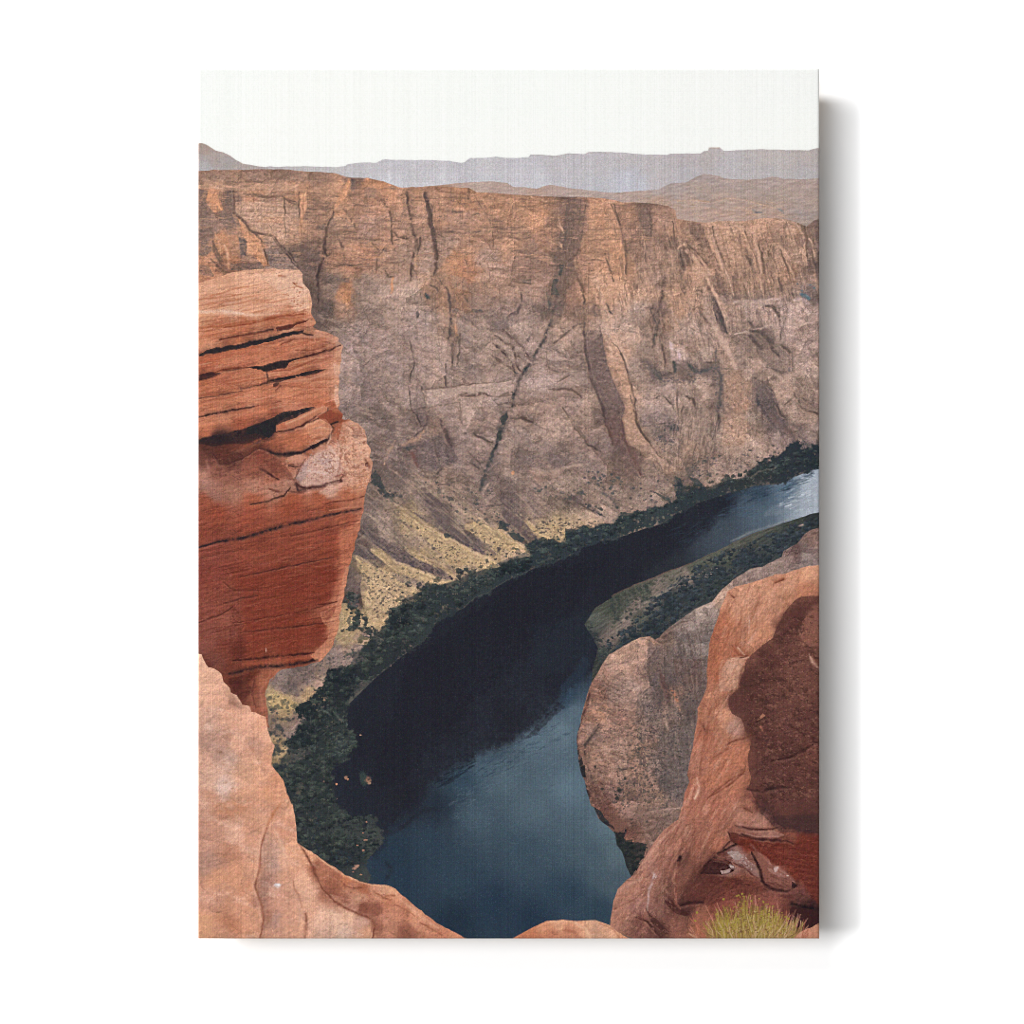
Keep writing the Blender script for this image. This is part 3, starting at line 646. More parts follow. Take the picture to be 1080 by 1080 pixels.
S b8a08d .5 2 f 770,450 830,500 900,560
S b8a08d .45 2 f 580,660 620,760
D 43474a .6 .7 1.6 70 f 150,400 250,540 560,470 560,800 520,560 250,560
D 43474a .55 .6 1.3 60 f 220,780 350,780 300,930 240,900
D 3e4344 .7 .8 1.8 70 f 380,960 760,900 900,850 800,990 400,1060
# talus slopes
Q 5f5455 .55 2 h 110,90 200,150 300,290 400,390 480,440 360,390 280,340 180,250 120,170
Q 665a57 .55 2 h 530,40 580,60 620,200 660,290 690,335 600,290 540,220
Q 625856 .5 2 h 845,80 960,150 1060,230 1000,205 900,150
Q 5c5251 .6 1.5 h -10,400 100,450 200,510 260,545 150,510 -10,465
Q 5f5656 .5 2 g 850,300 960,370 1080,480 1080,440 950,330 860,280
S b9a386 .75 1 h 60,20 200,140 330,240 400,250 500,310 640,385
S bca585 .75 1.1 h 0,200 120,280 250,340 380,410 470,455
S b9a384 .6 .9 h 560,180 640,260 720,330
S b39e88 .6 .9 h 870,90 1000,200 1060,245
S c0ab82 .75 1.6 h 0,470 100,512 200,550 290,562
S b59e7c .6 1.2 g 920,400 1000,470 1080,520
S b6a176 .6 1.3 g 820,430 880,470 930,530
S b09888 .6 .8 h 410,60 405,110 440,150 500,160
X .05 35 7 3 4 .65 12 0 .01
A .4
# gully and lit column, upper middle
Q 5b4f4b .6 1.6 A 280,110 360,100 420,200 420,330 400,420 370,500 300,600 280,700 240,870 150,870 180,720 200,560 220,420 260,330 280,200
Q b88c6c .4 2 A 490,150 660,120 700,250 740,380 760,500 770,700 700,900 620,1000 560,820 500,560 400,520 400,430 480,300
Q c3926c .5 1.5 A 680,420 730,400 760,520 740,560 690,540
P 2f393b .8 .7 A 230,600 270,610 250,690 220,700
P 2f393b .8 .7 A 180,720 230,730 200,780 240,860 160,860
S 3c4242 .7 1.2 A 130,840 140,900 150,980
S 51443f .85 1.3 A 670,110 700,200 730,290 750,380 770,440 775,600 775,680
Q 5f5350 .65 1 A 880,170 930,140 975,220 990,300 985,410 940,400 900,290 870,220
S 453f3f .7 1 A 930,420 935,580
Q 62534d .5 1.5 A 790,390 830,400 820,480 780,560 770,470
S 7a6052 .6 .8 A 410,320 560,325 740,320
S 7a6052 .6 .8 A 390,520 520,520 660,530
S 7a6052 .5 .8 A 490,405 640,410 720,400
S 7a6052 .5 .8 A 480,240 600,245 700,240
S 7a6052 .5 .8 A 500,180 640,180
S c9a081 .6 1 A 220,290 270,350
S c9a081 .6 1.2 A 150,420 220,430 260,470
S 4f413c .8 1.1 A 600,530 620,590 650,670 670,740
S 503f39 .8 1.8 A 370,700 400,760 430,830
Q 6f5c54 .5 1 A 420,900 560,940 580,1030 430,1020
Q c4a48a .5 1.5 A 540,760 600,860 640,980 740,1080 600,1080 560,1000 560,850
S 46413f .8 1.3 A 610,930 640,980 665,1010
S 4a403c .75 1.2 A 940,965 990,970 1000,930
S 4a403c .75 1.2 A 980,1040 1010,1000 1020,960
S 5c4e49 .6 1.2 A 420,1025 570,1020
S c99f80 .7 1.2 A 0,60 150,100 300,115
S c99f80 .7 1.2 A 500,115 640,110 900,105
S 6d584d .6 .9 A 120,112 280,122
S 6d584d .6 .9 A 680,128 880,130
Q c08f6c .5 1 A 60,180 110,140 120,170 80,260 40,220
# fluted wall at the right
Q 5d4f4a .6 1.2 B 30,290 110,280 150,350 160,480 120,470 70,400 20,350
Q b99479 .4 1.5 B 210,290 430,320 470,400 480,560 520,680 380,640 290,560 230,430
Q 866e60 .6 .8 B 330,375 440,370 470,430 420,440 360,410
S 4d423e .8 1 B 205,300 215,380 250,470 270,560 300,660 340,740 370,860
S c9a183 .85 1.6 B 130,300 170,350 200,470 250,560 290,650
S c9a88b .8 1.4 B 240,500 285,620 340,720 375,860
S 54463f .85 1.1 B 470,340 490,420 530,520 580,600
S caa184 .85 1.4 B 220,290 430,315 470,380 500,470 545,560 560,650
S c7a284 .8 1.3 B 470,290 555,375 575,480 590,600 640,740
S 54463f .75 1 B 560,390 600,500 620,650 640,760 630,850
Q 6d5a50 .5 1 B 470,530 520,560 520,620 490,610
S 473e3c .8 1.4 B 480,555 515,610
Q 6f5d54 .45 1.2 B 580,400 680,400 680,640 640,700 600,600
Q 6f5d54 .4 1.2 B 690,450 760,480 800,640 740,700 700,580
S c9a486 .8 1.3 B 680,430 740,440 790,530 830,620 860,690
S 54463f .7 1 B 780,560 810,620 830,680
S 54463f .7 1 B 660,500 665,640 710,760
S 463d3b .8 1.6 B 740,720 770,830
S 4d423f .75 1.3 B 850,800 860,880
S 4d423f .75 1.3 B 770,380 775,450
S c3a38b .6 1.1 B 880,270 930,340 960,480 975,610
S 54483f .7 1.1 B 930,300 965,420 975,600
Q 544a48 .6 1 B 970,430 1010,460 1040,580 1060,640 1000,660 970,600
S c3a38b .6 1.1 B 1000,400 1045,580
Q a98e7c .45 1 B 850,460 920,520 930,620 880,580
S 4f433f .8 1.5 B 0,470 60,520 130,620
Q b1917b .4 1.2 B 30,480 120,560 220,690 200,720 100,640 30,560
S c6a388 .85 2 B -10,500 60,560 120,660 180,760 240,880 320,1000 340,1080
Q 574b48 .6 1.2 B 220,640 260,680 330,790 340,880 280,860 230,760
Q 4d4442 .6 1 B 190,860 250,930 300,1080 240,1080 200,960
Q 5f5350 .5 1 B 60,780 120,790 130,900 80,880
S 5f544f .6 2 B 370,880 560,890 700,870
Q bba598 .5 1.2 B 430,900 600,890 700,890 720,930 560,960 440,960
Q c2ab9c .6 1.2 B 850,890 930,900 960,960 870,930
P 4f6068 .8 .6 B 910,840 950,850 1005,880 1000,910 930,880
O 54666e .8 1.6 1.2 B 1000,775 1030,800 930,822 895,765
S 4a413e .8 1.3 B 640,945 690,960 730,1000 750,1060
H 5f5049 .5 .9 50 12 78 8 B 380,600 860,600 860,860 380,880
H c3a083 .45 .9 40 12 78 8 B 380,600 860,600 860,860 380,880
H 5f5350 .35 .7 90 14 80 16 e 0,150 1080,150 1080,560 0,560
H b8a092 .3 .7 70 14 80 16 e 0,150 1080,150 1080,560 0,560
H 5f5350 .35 .7 60 12 45 14 e 0,560 1080,600 1080,1000 0,1000
# great buttress
Q b99074 .5 1 C 390,160 440,190 500,280 550,340 590,470 620,600 650,780 680,930 770,1070 600,1080 560,960 550,860 570,760 530,680 470,530 430,420 400,300
Q cba684 .6 1 C 400,60 430,140 540,180 560,300 540,330 500,290 440,180
Q 605150 .62 1.2 C 250,140 380,140 400,270 430,420 480,560 540,680 570,770 550,850 480,800 420,720 350,640 300,560 270,440 250,280
Q 6b5551 .5 1.2 C 400,820 470,880 540,860 570,1000 600,1080 470,1080 430,950
S 43393a .85 1.5 C 240,80 240,250 270,400 300,560 340,650 390,760 400,850 440,960 480,1070
S 4b3f3c .75 1.1 C 400,840 460,890 530,1000
Q b0998a .3 1.5 C 560,330 660,300 740,500 780,560 990,640 1000,870 700,920 660,800 640,600
S 4f423e .85 1.2 C 540,330 570,400 595,480
S d0ac8c .7 1.2 C 560,340 600,440
S 51453f .8 1.1 C 610,670 640,760 660,860 680,930 740,1030
S 45413f .75 1.4 C 830,700 880,650
S 4d4340 .7 .9 C 900,690 990,810
S 4f4441 .7 1 C 1000,640 1005,880
Q 6f6460 .5 1.5 C 680,850 840,800 1000,880 1000,960 880,940 700,920
P 474a4a .65 .7 C 930,900 1000,900 1010,960 940,960
P 565452 .6 .8 C 740,440 850,470 880,540 790,550
S 3d4142 .8 1.6 C 830,500 860,540
S 42403f .8 1.4 C 800,20 830,100 800,270
S 4a4140 .75 1.2 C 850,200 890,350 900,440
S 4a4140 .75 1.2 C 880,20 885,100
S 33393b .85 1.8 C 965,400 980,480
Q c6b6aa .7 .7 C 930,230 970,240 960,290 935,290
Q c2b6ae .7 .6 C 1000,310 1030,340 1020,375 1000,360
S 5a4d47 .8 1.2 C 0,240 60,190 130,140 220,90
S 5f514a .7 1 C 20,560 50,550 120,510
S 564843 .85 1.3 C 0,630 60,615 130,620 180,650 220,690
Q 7b6a62 .45 1 C 40,640 140,640 200,690 160,730 80,720
S 6d5f58 .6 1 C 80,790 150,880 230,990 260,1070
Q 7d6c65 .4 1 C 0,300 60,310 140,380 200,430 120,440 40,350
# right lower wall
Q 6f6059 .4 1.2 D 330,190 480,160 500,260 560,360 440,440 370,380 340,260
S c3a691 .85 2.4 D 140,0 200,90 260,190 330,290 370,400 390,450
Q 51484a .7 .8 D 210,0 280,20 330,170 300,150 250,70
S 393638 .8 1.6 D 250,0 300,110 325,170
S 584b46 .7 1.3 D 100,0 160,60 190,110
S bda797 .8 1.2 D 380,175 480,155 720,90 1020,85
Q 75665f .5 1 D 530,170 640,220 700,330 760,400 840,430 850,490 780,490 700,460 620,380 580,300
S 403a39 .88 2 D 510,145 570,150 640,200 680,260 710,320 740,350
S 3f3838 .88 2 D 505,195 550,240 600,295
S 4a403d .8 1.2 D 570,300 585,340
S 463c3a .85 1.8 D 770,270 810,290 835,320
S 6a5b54 .6 1 D 850,330 860,440
S 4b4240 .8 1.2 D 650,440 720,470 780,490
P 585654 .6 .8 D 820,440 860,450 850,490 820,480
S 4a4140 .8 1.4 D 745,30 755,90
S 5a504c .7 1 D 760,100 760,170
Q b99e8c .5 1.5 D 470,470 580,380 650,450 700,500 640,560 560,530 460,560
S 453c3a .85 1.4 D 530,525 555,530
Q b39885 .45 1.5 D 660,560 840,500 860,640 940,760 1060,830 1060,900 880,900 790,820 730,700
Q 5d5352 .7 1 D 550,610 600,570 660,590 720,660 740,760 800,860 870,1000 900,1080 820,1010 720,940 620,850 570,760
Q 3f4042 .6 1 D 560,680 600,680 600,740 570,770
S 46403f .8 1.1 D 640,640 690,700
S 4b4140 .8 1.1 D 720,750 790,860
S 6b5752 .6 2 D 680,820 780,940 850,1000
S 51453f .8 1.2 D 790,740 860,690
S 51453f .8 1.2 D 860,640 930,760 1060,830
Q 8a756a .5 1 D 870,600 1060,640 1060,700 930,690
S 4f4640 .7 1.2 D 930,690 1000,740
Q 7c6d66 .5 1.5 D 880,940 960,930 1060,970 1060,1020 900,1020
Q a98570 .4 1.5 D 300,520 400,500 480,700 500,900 460,1080 280,1080 290,800
Q 6a605b .55 1.5 D 240,480 290,500 290,620 270,760 240,820 220,1000 190,1080 210,900 230,700
S 3b4041 .8 1.6 D 265,490 270,560
S 3b4041 .8 1.6 D 265,620 270,760
P 4a4a49 .7 .8 D 0,420 60,450 160,450 250,440 250,490 120,480 20,480
S 343b3c .8 1.8 D 10,430 60,480
Q b59d8c .6 .8 D 110,310 190,290 210,400 130,390
S 4a3f3b .85 1.6 D 0,685 40,700 70,770
H 6a5a52 .45 .9 40 12 96 8 D 0,780 240,780 220,1080 0,1080
H c0a28e .45 .9 30 12 96 8 D 0,780 240,780 220,1080 0,1080
# upper middle left
Q 4b4040 .75 .8 E 205,30 240,60 290,150 270,230 310,360 320,500 280,510 270,370 240,240
S 3b3333 .9 1.6 E 215,40 245,150 260,260 290,400 310,500 320,540 300,680
S 3f3535 .85 1.4 E 70,20 85,150 110,300 125,370
S 3f3535 .85 1.2 E 150,410 160,500
S 3f3535 .85 1.2 E 180,400 160,490
S 3f3535 .85 1.4 E 125,510 110,600 100,730
Q 6d5d56 .5 .8 E 40,70 80,80 60,160 20,270 10,260 40,160
S c49474 .7 1.5 E 140,560 140,640
Q a99285 .35 1 E 170,540 270,580 260,740 180,760
S 504744 .8 1.3 E 410,185 520,180
S 504744 .8 1.3 E 350,345 460,345
S 504744 .7 1 E 470,355 600,350 720,335
S 504744 .7 1.2 E 930,500 1000,495
S 504744 .6 .9 E 600,200 780,205
S 504744 .6 .9 E 330,215 400,215
Q 7a6155 .6 1 E 770,290 890,310 870,400 780,395
Q 765f55 .4 1 E 900,300 1080,330 1080,395 900,395
S 5f4d45 .8 1 E 900,400 1080,398
S c59c7c .6 1.4 E 790,410 960,405
S c89672 .6 1.4 E 660,180 720,260 760,340
S c89672 .6 1.4 E 640,30 700,100 740,160
S 6f564a .7 1 E 690,380 740,440 760,490
Q b07c60 .55 1 E 480,560 540,560 570,640 560,720 500,670
S 75584b .7 1.2 E 540,570 575,650 570,720
S cfa07c .7 1.3 E 420,560 470,580
S c99573 .6 1.6 E 370,610 420,620 400,660
Q a08b80 .35 1 E 420,690 560,720 560,820 440,800
S 4b413e .85 1.4 E 320,690 350,760 400,820 420,900 430,1080
S 4b413e .8 1.2 E 270,780 330,820
P 3d4443 .8 .6 E 215,840 250,850 265,900 230,880
P 484745 .6 .6 E 145,990 170,990 165,1050 145,1040
S 5a4a42 .7 1.2 E 300,380 350,390 380,430
S 5a4a42 .7 1.2 E 440,390 450,430
S 5d4d45 .6 1.1 E 0,380 60,380 90,410
S 504642 .75 1.2 E 540,880 570,920
P 4f4a48 .6 .8 E 590,970 690,970 680,1000 600,1000
P 4b4744 .6 .7 E 440,960 500,970 480,1010 440,1000
S 484040 .8 1.4 E 1000,850 1000,930 970,990 880,1035
S 55493f .7 1.2 E 930,755 1080,770
P 4a4a4a .6 .8 E 1000,730 1080,730 1080,770 1020,765
S 6d5a50 .5 1 E 880,560 980,600
S 6d5a50 .5 1 E 860,700 960,600
# the fan of joints
Q b5a091 .4 1 F 540,150 620,140 700,260 770,440 750,480 680,380 560,240
Q ad988b .5 1 F 690,100 830,60 860,160 800,280 740,200
S 3f3535 .88 1.4 F 530,245 590,290 650,350 700,420 720,480
S 463a38 .85 1.3 F 555,185 620,235 690,260 710,330 730,420 755,470
S 463a38 .85 1.2 F 600,140 660,170 690,220
S 463a38 .85 1.2 F 700,200 760,260 810,320 835,370
S 5a4a44 .8 1 F 520,340 590,400 660,440 710,470
S 5a4a44 .8 1 F 730,355 800,390
S 3a3a3b .85 1.8 F 1020,40 990,110
S 3a3a3b .85 1.6 F 960,200 900,310 850,400 800,480
P 3a3f41 .8 .7 F 700,460 750,490 720,490
P 3a3f41 .8 .7 F 780,460 840,430 820,480 790,490
Q b3a092 .55 1 F 0,620 200,600 450,575 690,550 690,620 640,650 520,670 470,650 370,660 260,660 0,780
S 574843 .6 .8 F 0,620 200,598 440,573
S 4a3d39 .88 1.3 F 350,675 430,655 480,655 530,680
S 5d4e48 .8 1 F 260,665 330,655
S 5d4e48 .7 1 F 620,660 700,640
Q b5a297 .55 1 F 820,540 1000,500 1080,500 1080,560 960,600 830,610
Q 6c605b .5 1.2 F 590,800 660,820 670,900 620,1000 600,1080 550,1080 580,960
P 343a3b .85 .8 F 590,860 650,810 660,850 610,920
P 343a3b .85 .8 F 570,970 620,960 610,1040 560,1060
P 3d4041 .75 .7 F 690,640 720,650 710,710 690,700
S 4d403c .85 1.6 F 770,860 830,880 860,890
S bda594 .6 1 F 760,880 850,900
S 6a5a52 .7 1.1 F 250,770 270,850 290,900
S 51463f .75 1.1 F 380,980 460,1030 510,1050
S 43393a .85 2.2 F 110,880 140,950 180,1050
S b09a8c .7 1.3 F 110,850 190,920
S 3f3b3b .85 1.8 F 200,20 190,110 180,170
S 3f3b3b .85 1.8 F 230,210 190,300
S 4b4340 .8 1.2 F 200,330 210,400
S 4b4340 .8 1.2 F 265,320 250,420
S 4b4340 .8 1.2 F 150,420 150,570 165,590
S 4b4340 .8 1.2 F 250,200 265,260
P 5d5350 .6 .6 F 340,410 380,415 360,470 345,470
P 6b5550 .6 .8 F 280,520 350,570 300,580
S c0906e .6 1.4 F 230,110 235,150
S 57504c .7 1.5 F 310,40 370,80 430,130
Q 6f635e .5 1.2 F 530,80 660,75 640,110 560,130 520,200 490,250
P 565250 .6 .7 F 800,210 840,190 830,240
# lower left slopes
Q 625755 .6 1.2 G 440,160 520,130 580,80 680,60 740,140 800,260 740,300 640,360 560,360 470,330 430,240
S 6b4d47 .8 2 G 400,190 440,260 470,320
S 514543 .8 1.8 G 670,0 700,80 740,150
S b59078 .75 2 G 340,150 420,120 480,80 520,30
P 454848 .7 .8 G 340,180 400,160 450,150 400,200
Q 665a57 .6 1.2 G 210,230 260,190 340,240 370,300 390,390 310,350 240,300
Q 6a5e5a .5 1.2 G 160,360 260,340 340,420 400,520 400,600 300,560 220,520 170,440
P 363c3d .85 1 G 80,400 130,350 170,420 210,520 300,620 260,620 180,530 110,440
Q 5d5250 .65 1.2 G 500,540 560,540 700,650 780,760 860,860 960,990 1080,1070 900,990 760,900 640,800 560,660
Q 615653 .5 1.2 G 320,610 500,740 640,850 680,880 560,800 420,700
Q b49d80 .5 1 G 540,830 640,850 760,930 900,1010 1060,1070 700,1080 560,980
Q b49d80 .5 1 G 940,780 1080,810 1080,980 1000,950 900,860
Q 655956 .6 1.2 G 0,720 60,720 140,800 160,900 300,960 470,1080 300,1060 140,980 60,900
Q 5a504f .6 1.2 G 0,960 80,1000 140,1080 0,1080
S b39783 .8 1.4 G 460,390 560,440 640,530 720,610 820,690 960,760
S a58c7c .6 1.2 G 260,200 340,250 380,320 470,400
S a58c7c .6 1.2 G 240,340 300,380 370,460
S c09a80 .7 1.5 G 280,120 240,190 190,310
S 3f4243 .85 2.2 G 1080,210 1030,330 1000,420 970,530
S b09786 .7 1.2 G 1050,460 990,540 1040,640
P 363c3d .85 .6 G 690,560 740,570 770,600 720,600
P 363c3d .85 .6 G 790,620 830,640 800,640
P 363c3d .85 .6 G 600,440 640,450 620,470
P 363c3d .85 .6 G 680,870 750,880 720,905
S 4d4644 .7 1.2 G 640,470 720,470 820,430
S 4d4644 .7 1.2 G 840,410 890,450
S 4d4644 .7 1.2 G 890,270 980,360
S 4b4340 .7 1.2 G 920,70 1000,100 1050,140
S 5b4f4a .6 .9 G 580,70 610,180 640,300
A .4
Q b8a082 .45 1.2 h 0,200 120,280 250,340 380,410 470,450 420,490 300,520 200,470 100,400 0,330
Q b8a082 .45 1.2 h 330,260 400,250 500,310 640,380 640,420 560,420 470,400 400,340
Q b8a082 .45 1.2 h 640,240 720,230 830,250 960,200 1040,240 960,260 840,300 830,350 740,330 680,320
Q bba582 .5 1.2 h 0,470 100,512 200,550 290,565 230,575 110,575 60,620 0,650
Q b8a082 .45 1.2 g 900,460 1000,500 1080,530 1080,680 980,720 880,680 900,580
N a8946c .3 35 10 4 .56 8 70 h 0,200 480,450 300,520 0,420
H 6b5d57 .4 1 110 22 40 7 h 0,20 500,60 1060,60 1060,220 700,260 640,330 400,380 100,400 0,400
H b8a184 .38 1 110 22 40 7 h 0,60 500,100 1060,100 1060,240 700,320 480,460 300,520 0,560
H 6b5d57 .4 1 60 20 42 7 G 60,480 1080,800 1080,1080 0,1080
H b39d84 .4 1 60 20 42 7 G 60,480 1080,800 1080,1080 0,1080
D 474543 .8 .6 1.4 150 h 0,230 380,400 640,380 650,430 300,560 0,600
D 474543 .8 .7 1.6 60 h 640,230 820,230 1060,230 840,330 700,340
D 3f4344 .8 .8 1.9 50 h 100,30 500,60 520,200 480,300 280,200
D 55504c .6 .5 1.1 120 h 50,30 1050,30 1050,200 500,240 300,250
D 474543 .8 .7 1.6 90 g 850,440 1080,530 1080,680 900,680
D 454644 .7 .7 1.8 60 g 560,1000 880,860 990,900 900,1070
D 55504c .6 .5 1.1 60 g 900,60 1080,100 1080,400 900,300
D 3f4140 .85 1 2.4 40 j 520,280 720,330 720,500 560,500
D 3a3e3e .9 1.2 3 40 j 530,500 680,520 660,800 560,800
D 3f4344 .8 .8 1.8 40 i 0,40 400,20 330,160 0,230
D 363b3d .85 1 2.6 30 g 900,20 1080,120 980,120
D 3a4042 .85 1 2.6 26 h 470,230 560,260 640,350 540,310
D 3a4042 .85 1 2.2 14 h 860,120 1060,230 1040,180
D 3a4042 .85 1 2.2 14 h 210,300 260,330 220,330
Q 33393a .9 2 z 290,940 290,815 330,745 352,735 375,690 400,665 430,628 480,612 520,596 560,580 600,572 640,556 700,545 720,520 800,500 864,480 864,500 700,545 560,610 430,690 400,760 380,900
V 420 1.4 3.6 262b2d 4a514b z 300,800 330,735 352,722 372,680 398,655 430,616 480,602 520,586 560,570 600,562 640,548 700,536 716,515 800,492 864,470 864,490 760,516 700,545 640,562 560,588 500,610 440,632 400,672 380,700 350,750 330,790
V 40 1.5 3 2a2f31 4a5350 g 800,600 850,620 850,800 800,780
S 3a4042 .8 2.4 f 1090,890 980,880 940,900
S 343b3e .8 2 i 330,20 350,110 370,160
S 3d4244 .7 1.5 i 250,90 330,150
A .25
# ridges and gullies of the slopes
Q 5f5553 .8 .8 1 150,260 250,300 330,360 400,430 380,460 300,440 220,400 130,340
Q 5f5452 .8 .8 1 220,60 330,180 430,260 560,320 620,370 760,440 860,480 960,540 940,560 820,530 700,480 560,420 480,380 400,330 300,250 210,170
Q 675b57 .8 .8 1 620,0 760,40 860,110 960,140 1080,220 1080,300 980,250 880,180 800,120 700,60
Q b59c78 .7 .8 1 150,355 210,380 330,450 440,500 520,570 560,640 640,640 660,660 520,720 540,760 420,780 440,850 380,900 300,900 220,780 190,600 220,520 170,440
Q b39a74 .7 .8 1 290,300 380,350 500,420 620,470 760,520 860,555 950,570 800,590 700,570 560,520 460,470 400,420 330,360
Q ae956f .7 .8 1 580,310 700,350 800,400 930,470 990,550 950,530 850,460 780,440 640,370
Q b39a72 .7 .8 1 500,0 600,40 720,110 880,190 960,240 1080,300 1080,430 920,430 830,330 760,250 700,200 620,110 560,70
S c5aa86 .8 1.2 1 280,300 380,345 500,410 620,460 760,510 860,550
S c5aa86 .8 1.2 1 140,355 220,385 330,450
S c0a684 .8 1.2 1 720,110 880,190 960,240 1080,300
S b89f80 .7 1 1 580,320 700,350 800,400 920,470 990,550
S c8a98a .7 1 1 550,570 640,610 660,640
Q 85756a .6 1 1 440,480 560,520 700,570 700,620 600,600 500,560
Q 80705f .5 1 1 490,620 620,660 640,740 560,700
Q 6a5c58 .6 1 1 100,420 200,520 200,620 160,700 220,800 120,760 80,640 100,520
Q b09870 .7 .8 1 40,770 120,810 130,930 80,930 30,900
Q 9f8a68 .7 .8 1 0,990 180,985 300,1050 240,1080 0,1080
V 70 1.4 2.8 262b2d 434a46 1 60,700 120,640 150,680 120,760 180,800 240,860 260,940 380,1000 380,1030 280,1000 200,960 100,970 30,970 60,940 130,940 130,860 60,780
D 4a4543 .8 .7 1.5 50 1 200,450 480,520 540,760 280,900
D 4a4543 .7 .6 1.2 40 1 700,200 1080,330 1080,440 760,300
P 343b3d .85 .5 1 870,180 940,180 920,210 880,205
Q 645856 .75 .8 2 290,320 370,330 440,470 500,560 580,650 600,690 500,690 440,640 340,580 300,480
Q 655a57 .7 .8 2 0,620 60,660 180,720 260,800 240,830 120,790 0,740
Q b39a72 .75 .8 2 0,560 120,540 230,590 340,650 440,700 540,770 520,800 400,790 330,760 280,800 220,740 100,660 0,600
S c4a78a .8 1.1 2 110,510 230,580 340,640 430,700 530,770
Q b09880 .6 .8 2 300,820 440,760 590,820 400,840 300,880
Q b89f78 .75 .8 2 0,760 90,790 230,850 280,910 200,930 90,900 0,880
S c6ab88 .8 1.2 2 0,755 90,790 230,850 285,910
Q b39b70 .7 .8 2 480,530 560,560 640,650 740,680 800,690 660,680 600,650
Q b29a70 .7 .8 2 640,560 760,500 850,500 840,560 820,650 740,620 680,590
Q b59b70 .7 .8 2 860,470 930,490 1000,550 980,570 900,520
Q b59b70 .7 .8 2 980,450 1060,480 1080,520 1080,560 1020,540
S c4a88c .7 1 2 410,430 480,510 560,570 640,650
S c2a688 .7 1 2 930,490 1000,560
P 353c3e .9 .5 2 270,600 300,530 340,560 340,610
P 353c3e .9 .5 2 350,630 400,630 490,680 460,710 400,690
P 353c3e .9 .5 2 820,600 920,610 990,570 1040,640 1060,680 830,690
P 353c3e .9 .5 2 510,720 580,690 570,760 600,800 540,800
P 343b3e .9 .5 2 620,710 720,690 800,720 840,760 700,780
D 4a4543 .8 .6 1.4 40 2 60,600 400,760 300,800 0,640
D 4a4543 .8 .8 1.8 34 2 560,560 840,500 820,660 660,670
Q 6a5e59 .55 1 2 840,300 960,370 1080,430 1080,480 980,420 880,370
S 514643 .7 1.4 2 830,320 900,370 980,420 1080,480
Q 7a6a64 .5 1 2 560,60 800,60 820,100 700,140 640,140 560,110
S a78f7e .7 1.4 2 560,120 640,150 700,150 820,105 960,70
S b0978a .7 1.2 2 190,240 140,290 150,350 210,420
S 4b4341 .8 1.2 2 170,415 300,405
D 454a48 .8 .8 2 24 2 500,220 800,280 1060,300 900,380 600,320
Q b09888 .5 1 2 740,270 830,260 820,310 760,300
Q 6a5551 .6 1 3 150,20 270,0 330,250 430,480 400,440 330,340 210,220
S 5b4540 .8 1.3 3 150,60 210,210
S 5b4540 .8 1.3 3 270,130 340,280 430,470
Q a98e7b .5 1 3 290,0 390,60 500,230 620,340 680,400 600,400 480,300 350,230 300,120
S 50453f .8 1.1 3 390,30 430,130 500,210
S 6b5851 .7 1 3 490,360 560,350 600,420 610,450
Q 7c6a62 .5 1 3 460,330 600,370 620,520 500,540 430,440
D 3e4446 .8 .9 2.2 30 3 0,420 280,460 260,620 0,620
P 394042 .86 .5 3 510,590 560,610 640,650 690,700 620,670
S 394042 .85 2 3 120,620 190,660 240,740
P 353c3f .9 .6 3 710,480 760,500 790,600 800,680 760,720 740,620
Q b0957e .6 .8 3 80,700 180,740 270,800 260,830 170,790
Q b59a78 .7 .8 3 0,760 80,800 160,840 80,930 0,860
Q a58a78 .6 .8 3 310,700 420,770 440,820 380,870 360,760
P 343b3d .86 .6 3 270,770 400,780 400,860 300,860
P 343b3d .86 .6 3 60,760 150,810 100,800
P 343b3d .86 .6 3 100,870 180,860 180,920 80,920
Q 4a4d4b .6 1 3 790,410 880,390 920,470 900,520 820,490
P 394143 .86 .6 3 830,490 920,520 960,580 880,560
Q 9a8374 .6 .7 3 830,480 870,440 915,510
Q 8f7868 .6 .7 3 930,570 980,440 1020,570
H 5d504b .5 .9 40 14 100 8 3 700,0 1060,0 1040,420 680,400
H bb9e8a .5 .9 30 14 100 8 3 700,0 1060,0 1040,420 680,400
# upper left wall
Q 8f7565 .6 1 4 35,90 1080,90 1080,170 600,150 35,170
Q b9957b .6 1 4 35,190 480,190 620,170 850,190 850,240 350,240 35,215
S 6d5a50 .7 1 4 260,165 480,170 620,180
S 6d5a50 .6 .9 4 330,225 420,205 490,185
Q 7b6152 .6 .8 4 400,250 520,265 640,285 700,300 520,300 380,280
S 5d4a40 .7 1.4 4 480,260 520,290 640,285
Q b3937b .6 1.2 4 330,330 720,340 850,400 850,640 760,650 640,600 480,570 400,480 330,400
Q b9886a .5 1 4 470,500 560,460 720,450 720,500
S 4a3d3a .8 1 4 735,310 735,440
S 5a4840 .8 1 4 720,290 770,330 850,360
S 4d3f38 .8 1.2 4 850,260 850,460
Q c9946e .8 .8 4 860,270 910,250 910,400 880,470 860,560
S 6f5444 .7 .8 4 880,360 885,460
S 6f5444 .7 .8 4 865,470 870,600
Q 625550 .75 .8 4 40,230 110,240 100,330 40,320
Q 625550 .75 .8 4 260,240 315,235 320,400 280,400 250,330
Q 655751 .75 .8 4 40,360 100,380 110,480 40,470
Q 675a55 .7 1 4 210,420 320,420 390,540 260,540 200,500
Q 605450 .75 .8 4 40,550 150,540 140,575 40,580
Q 5c514d .8 .6 4 360,620 415,640 425,770 390,760 380,680
Q 6a5b55 .7 1 4 60,640 150,640 130,740 40,770
Q 6a5a54 .7 1 4 290,830 560,830 540,880 300,890
Q 6a5a54 .6 1 4 40,840 130,870 160,940 40,920
Q c38a65 .7 1 4 110,240 180,270 210,330 240,400 160,420 90,330
Q c08a66 .7 1 4 350,450 470,580 560,680 600,800 620,860 560,840 440,740 400,600
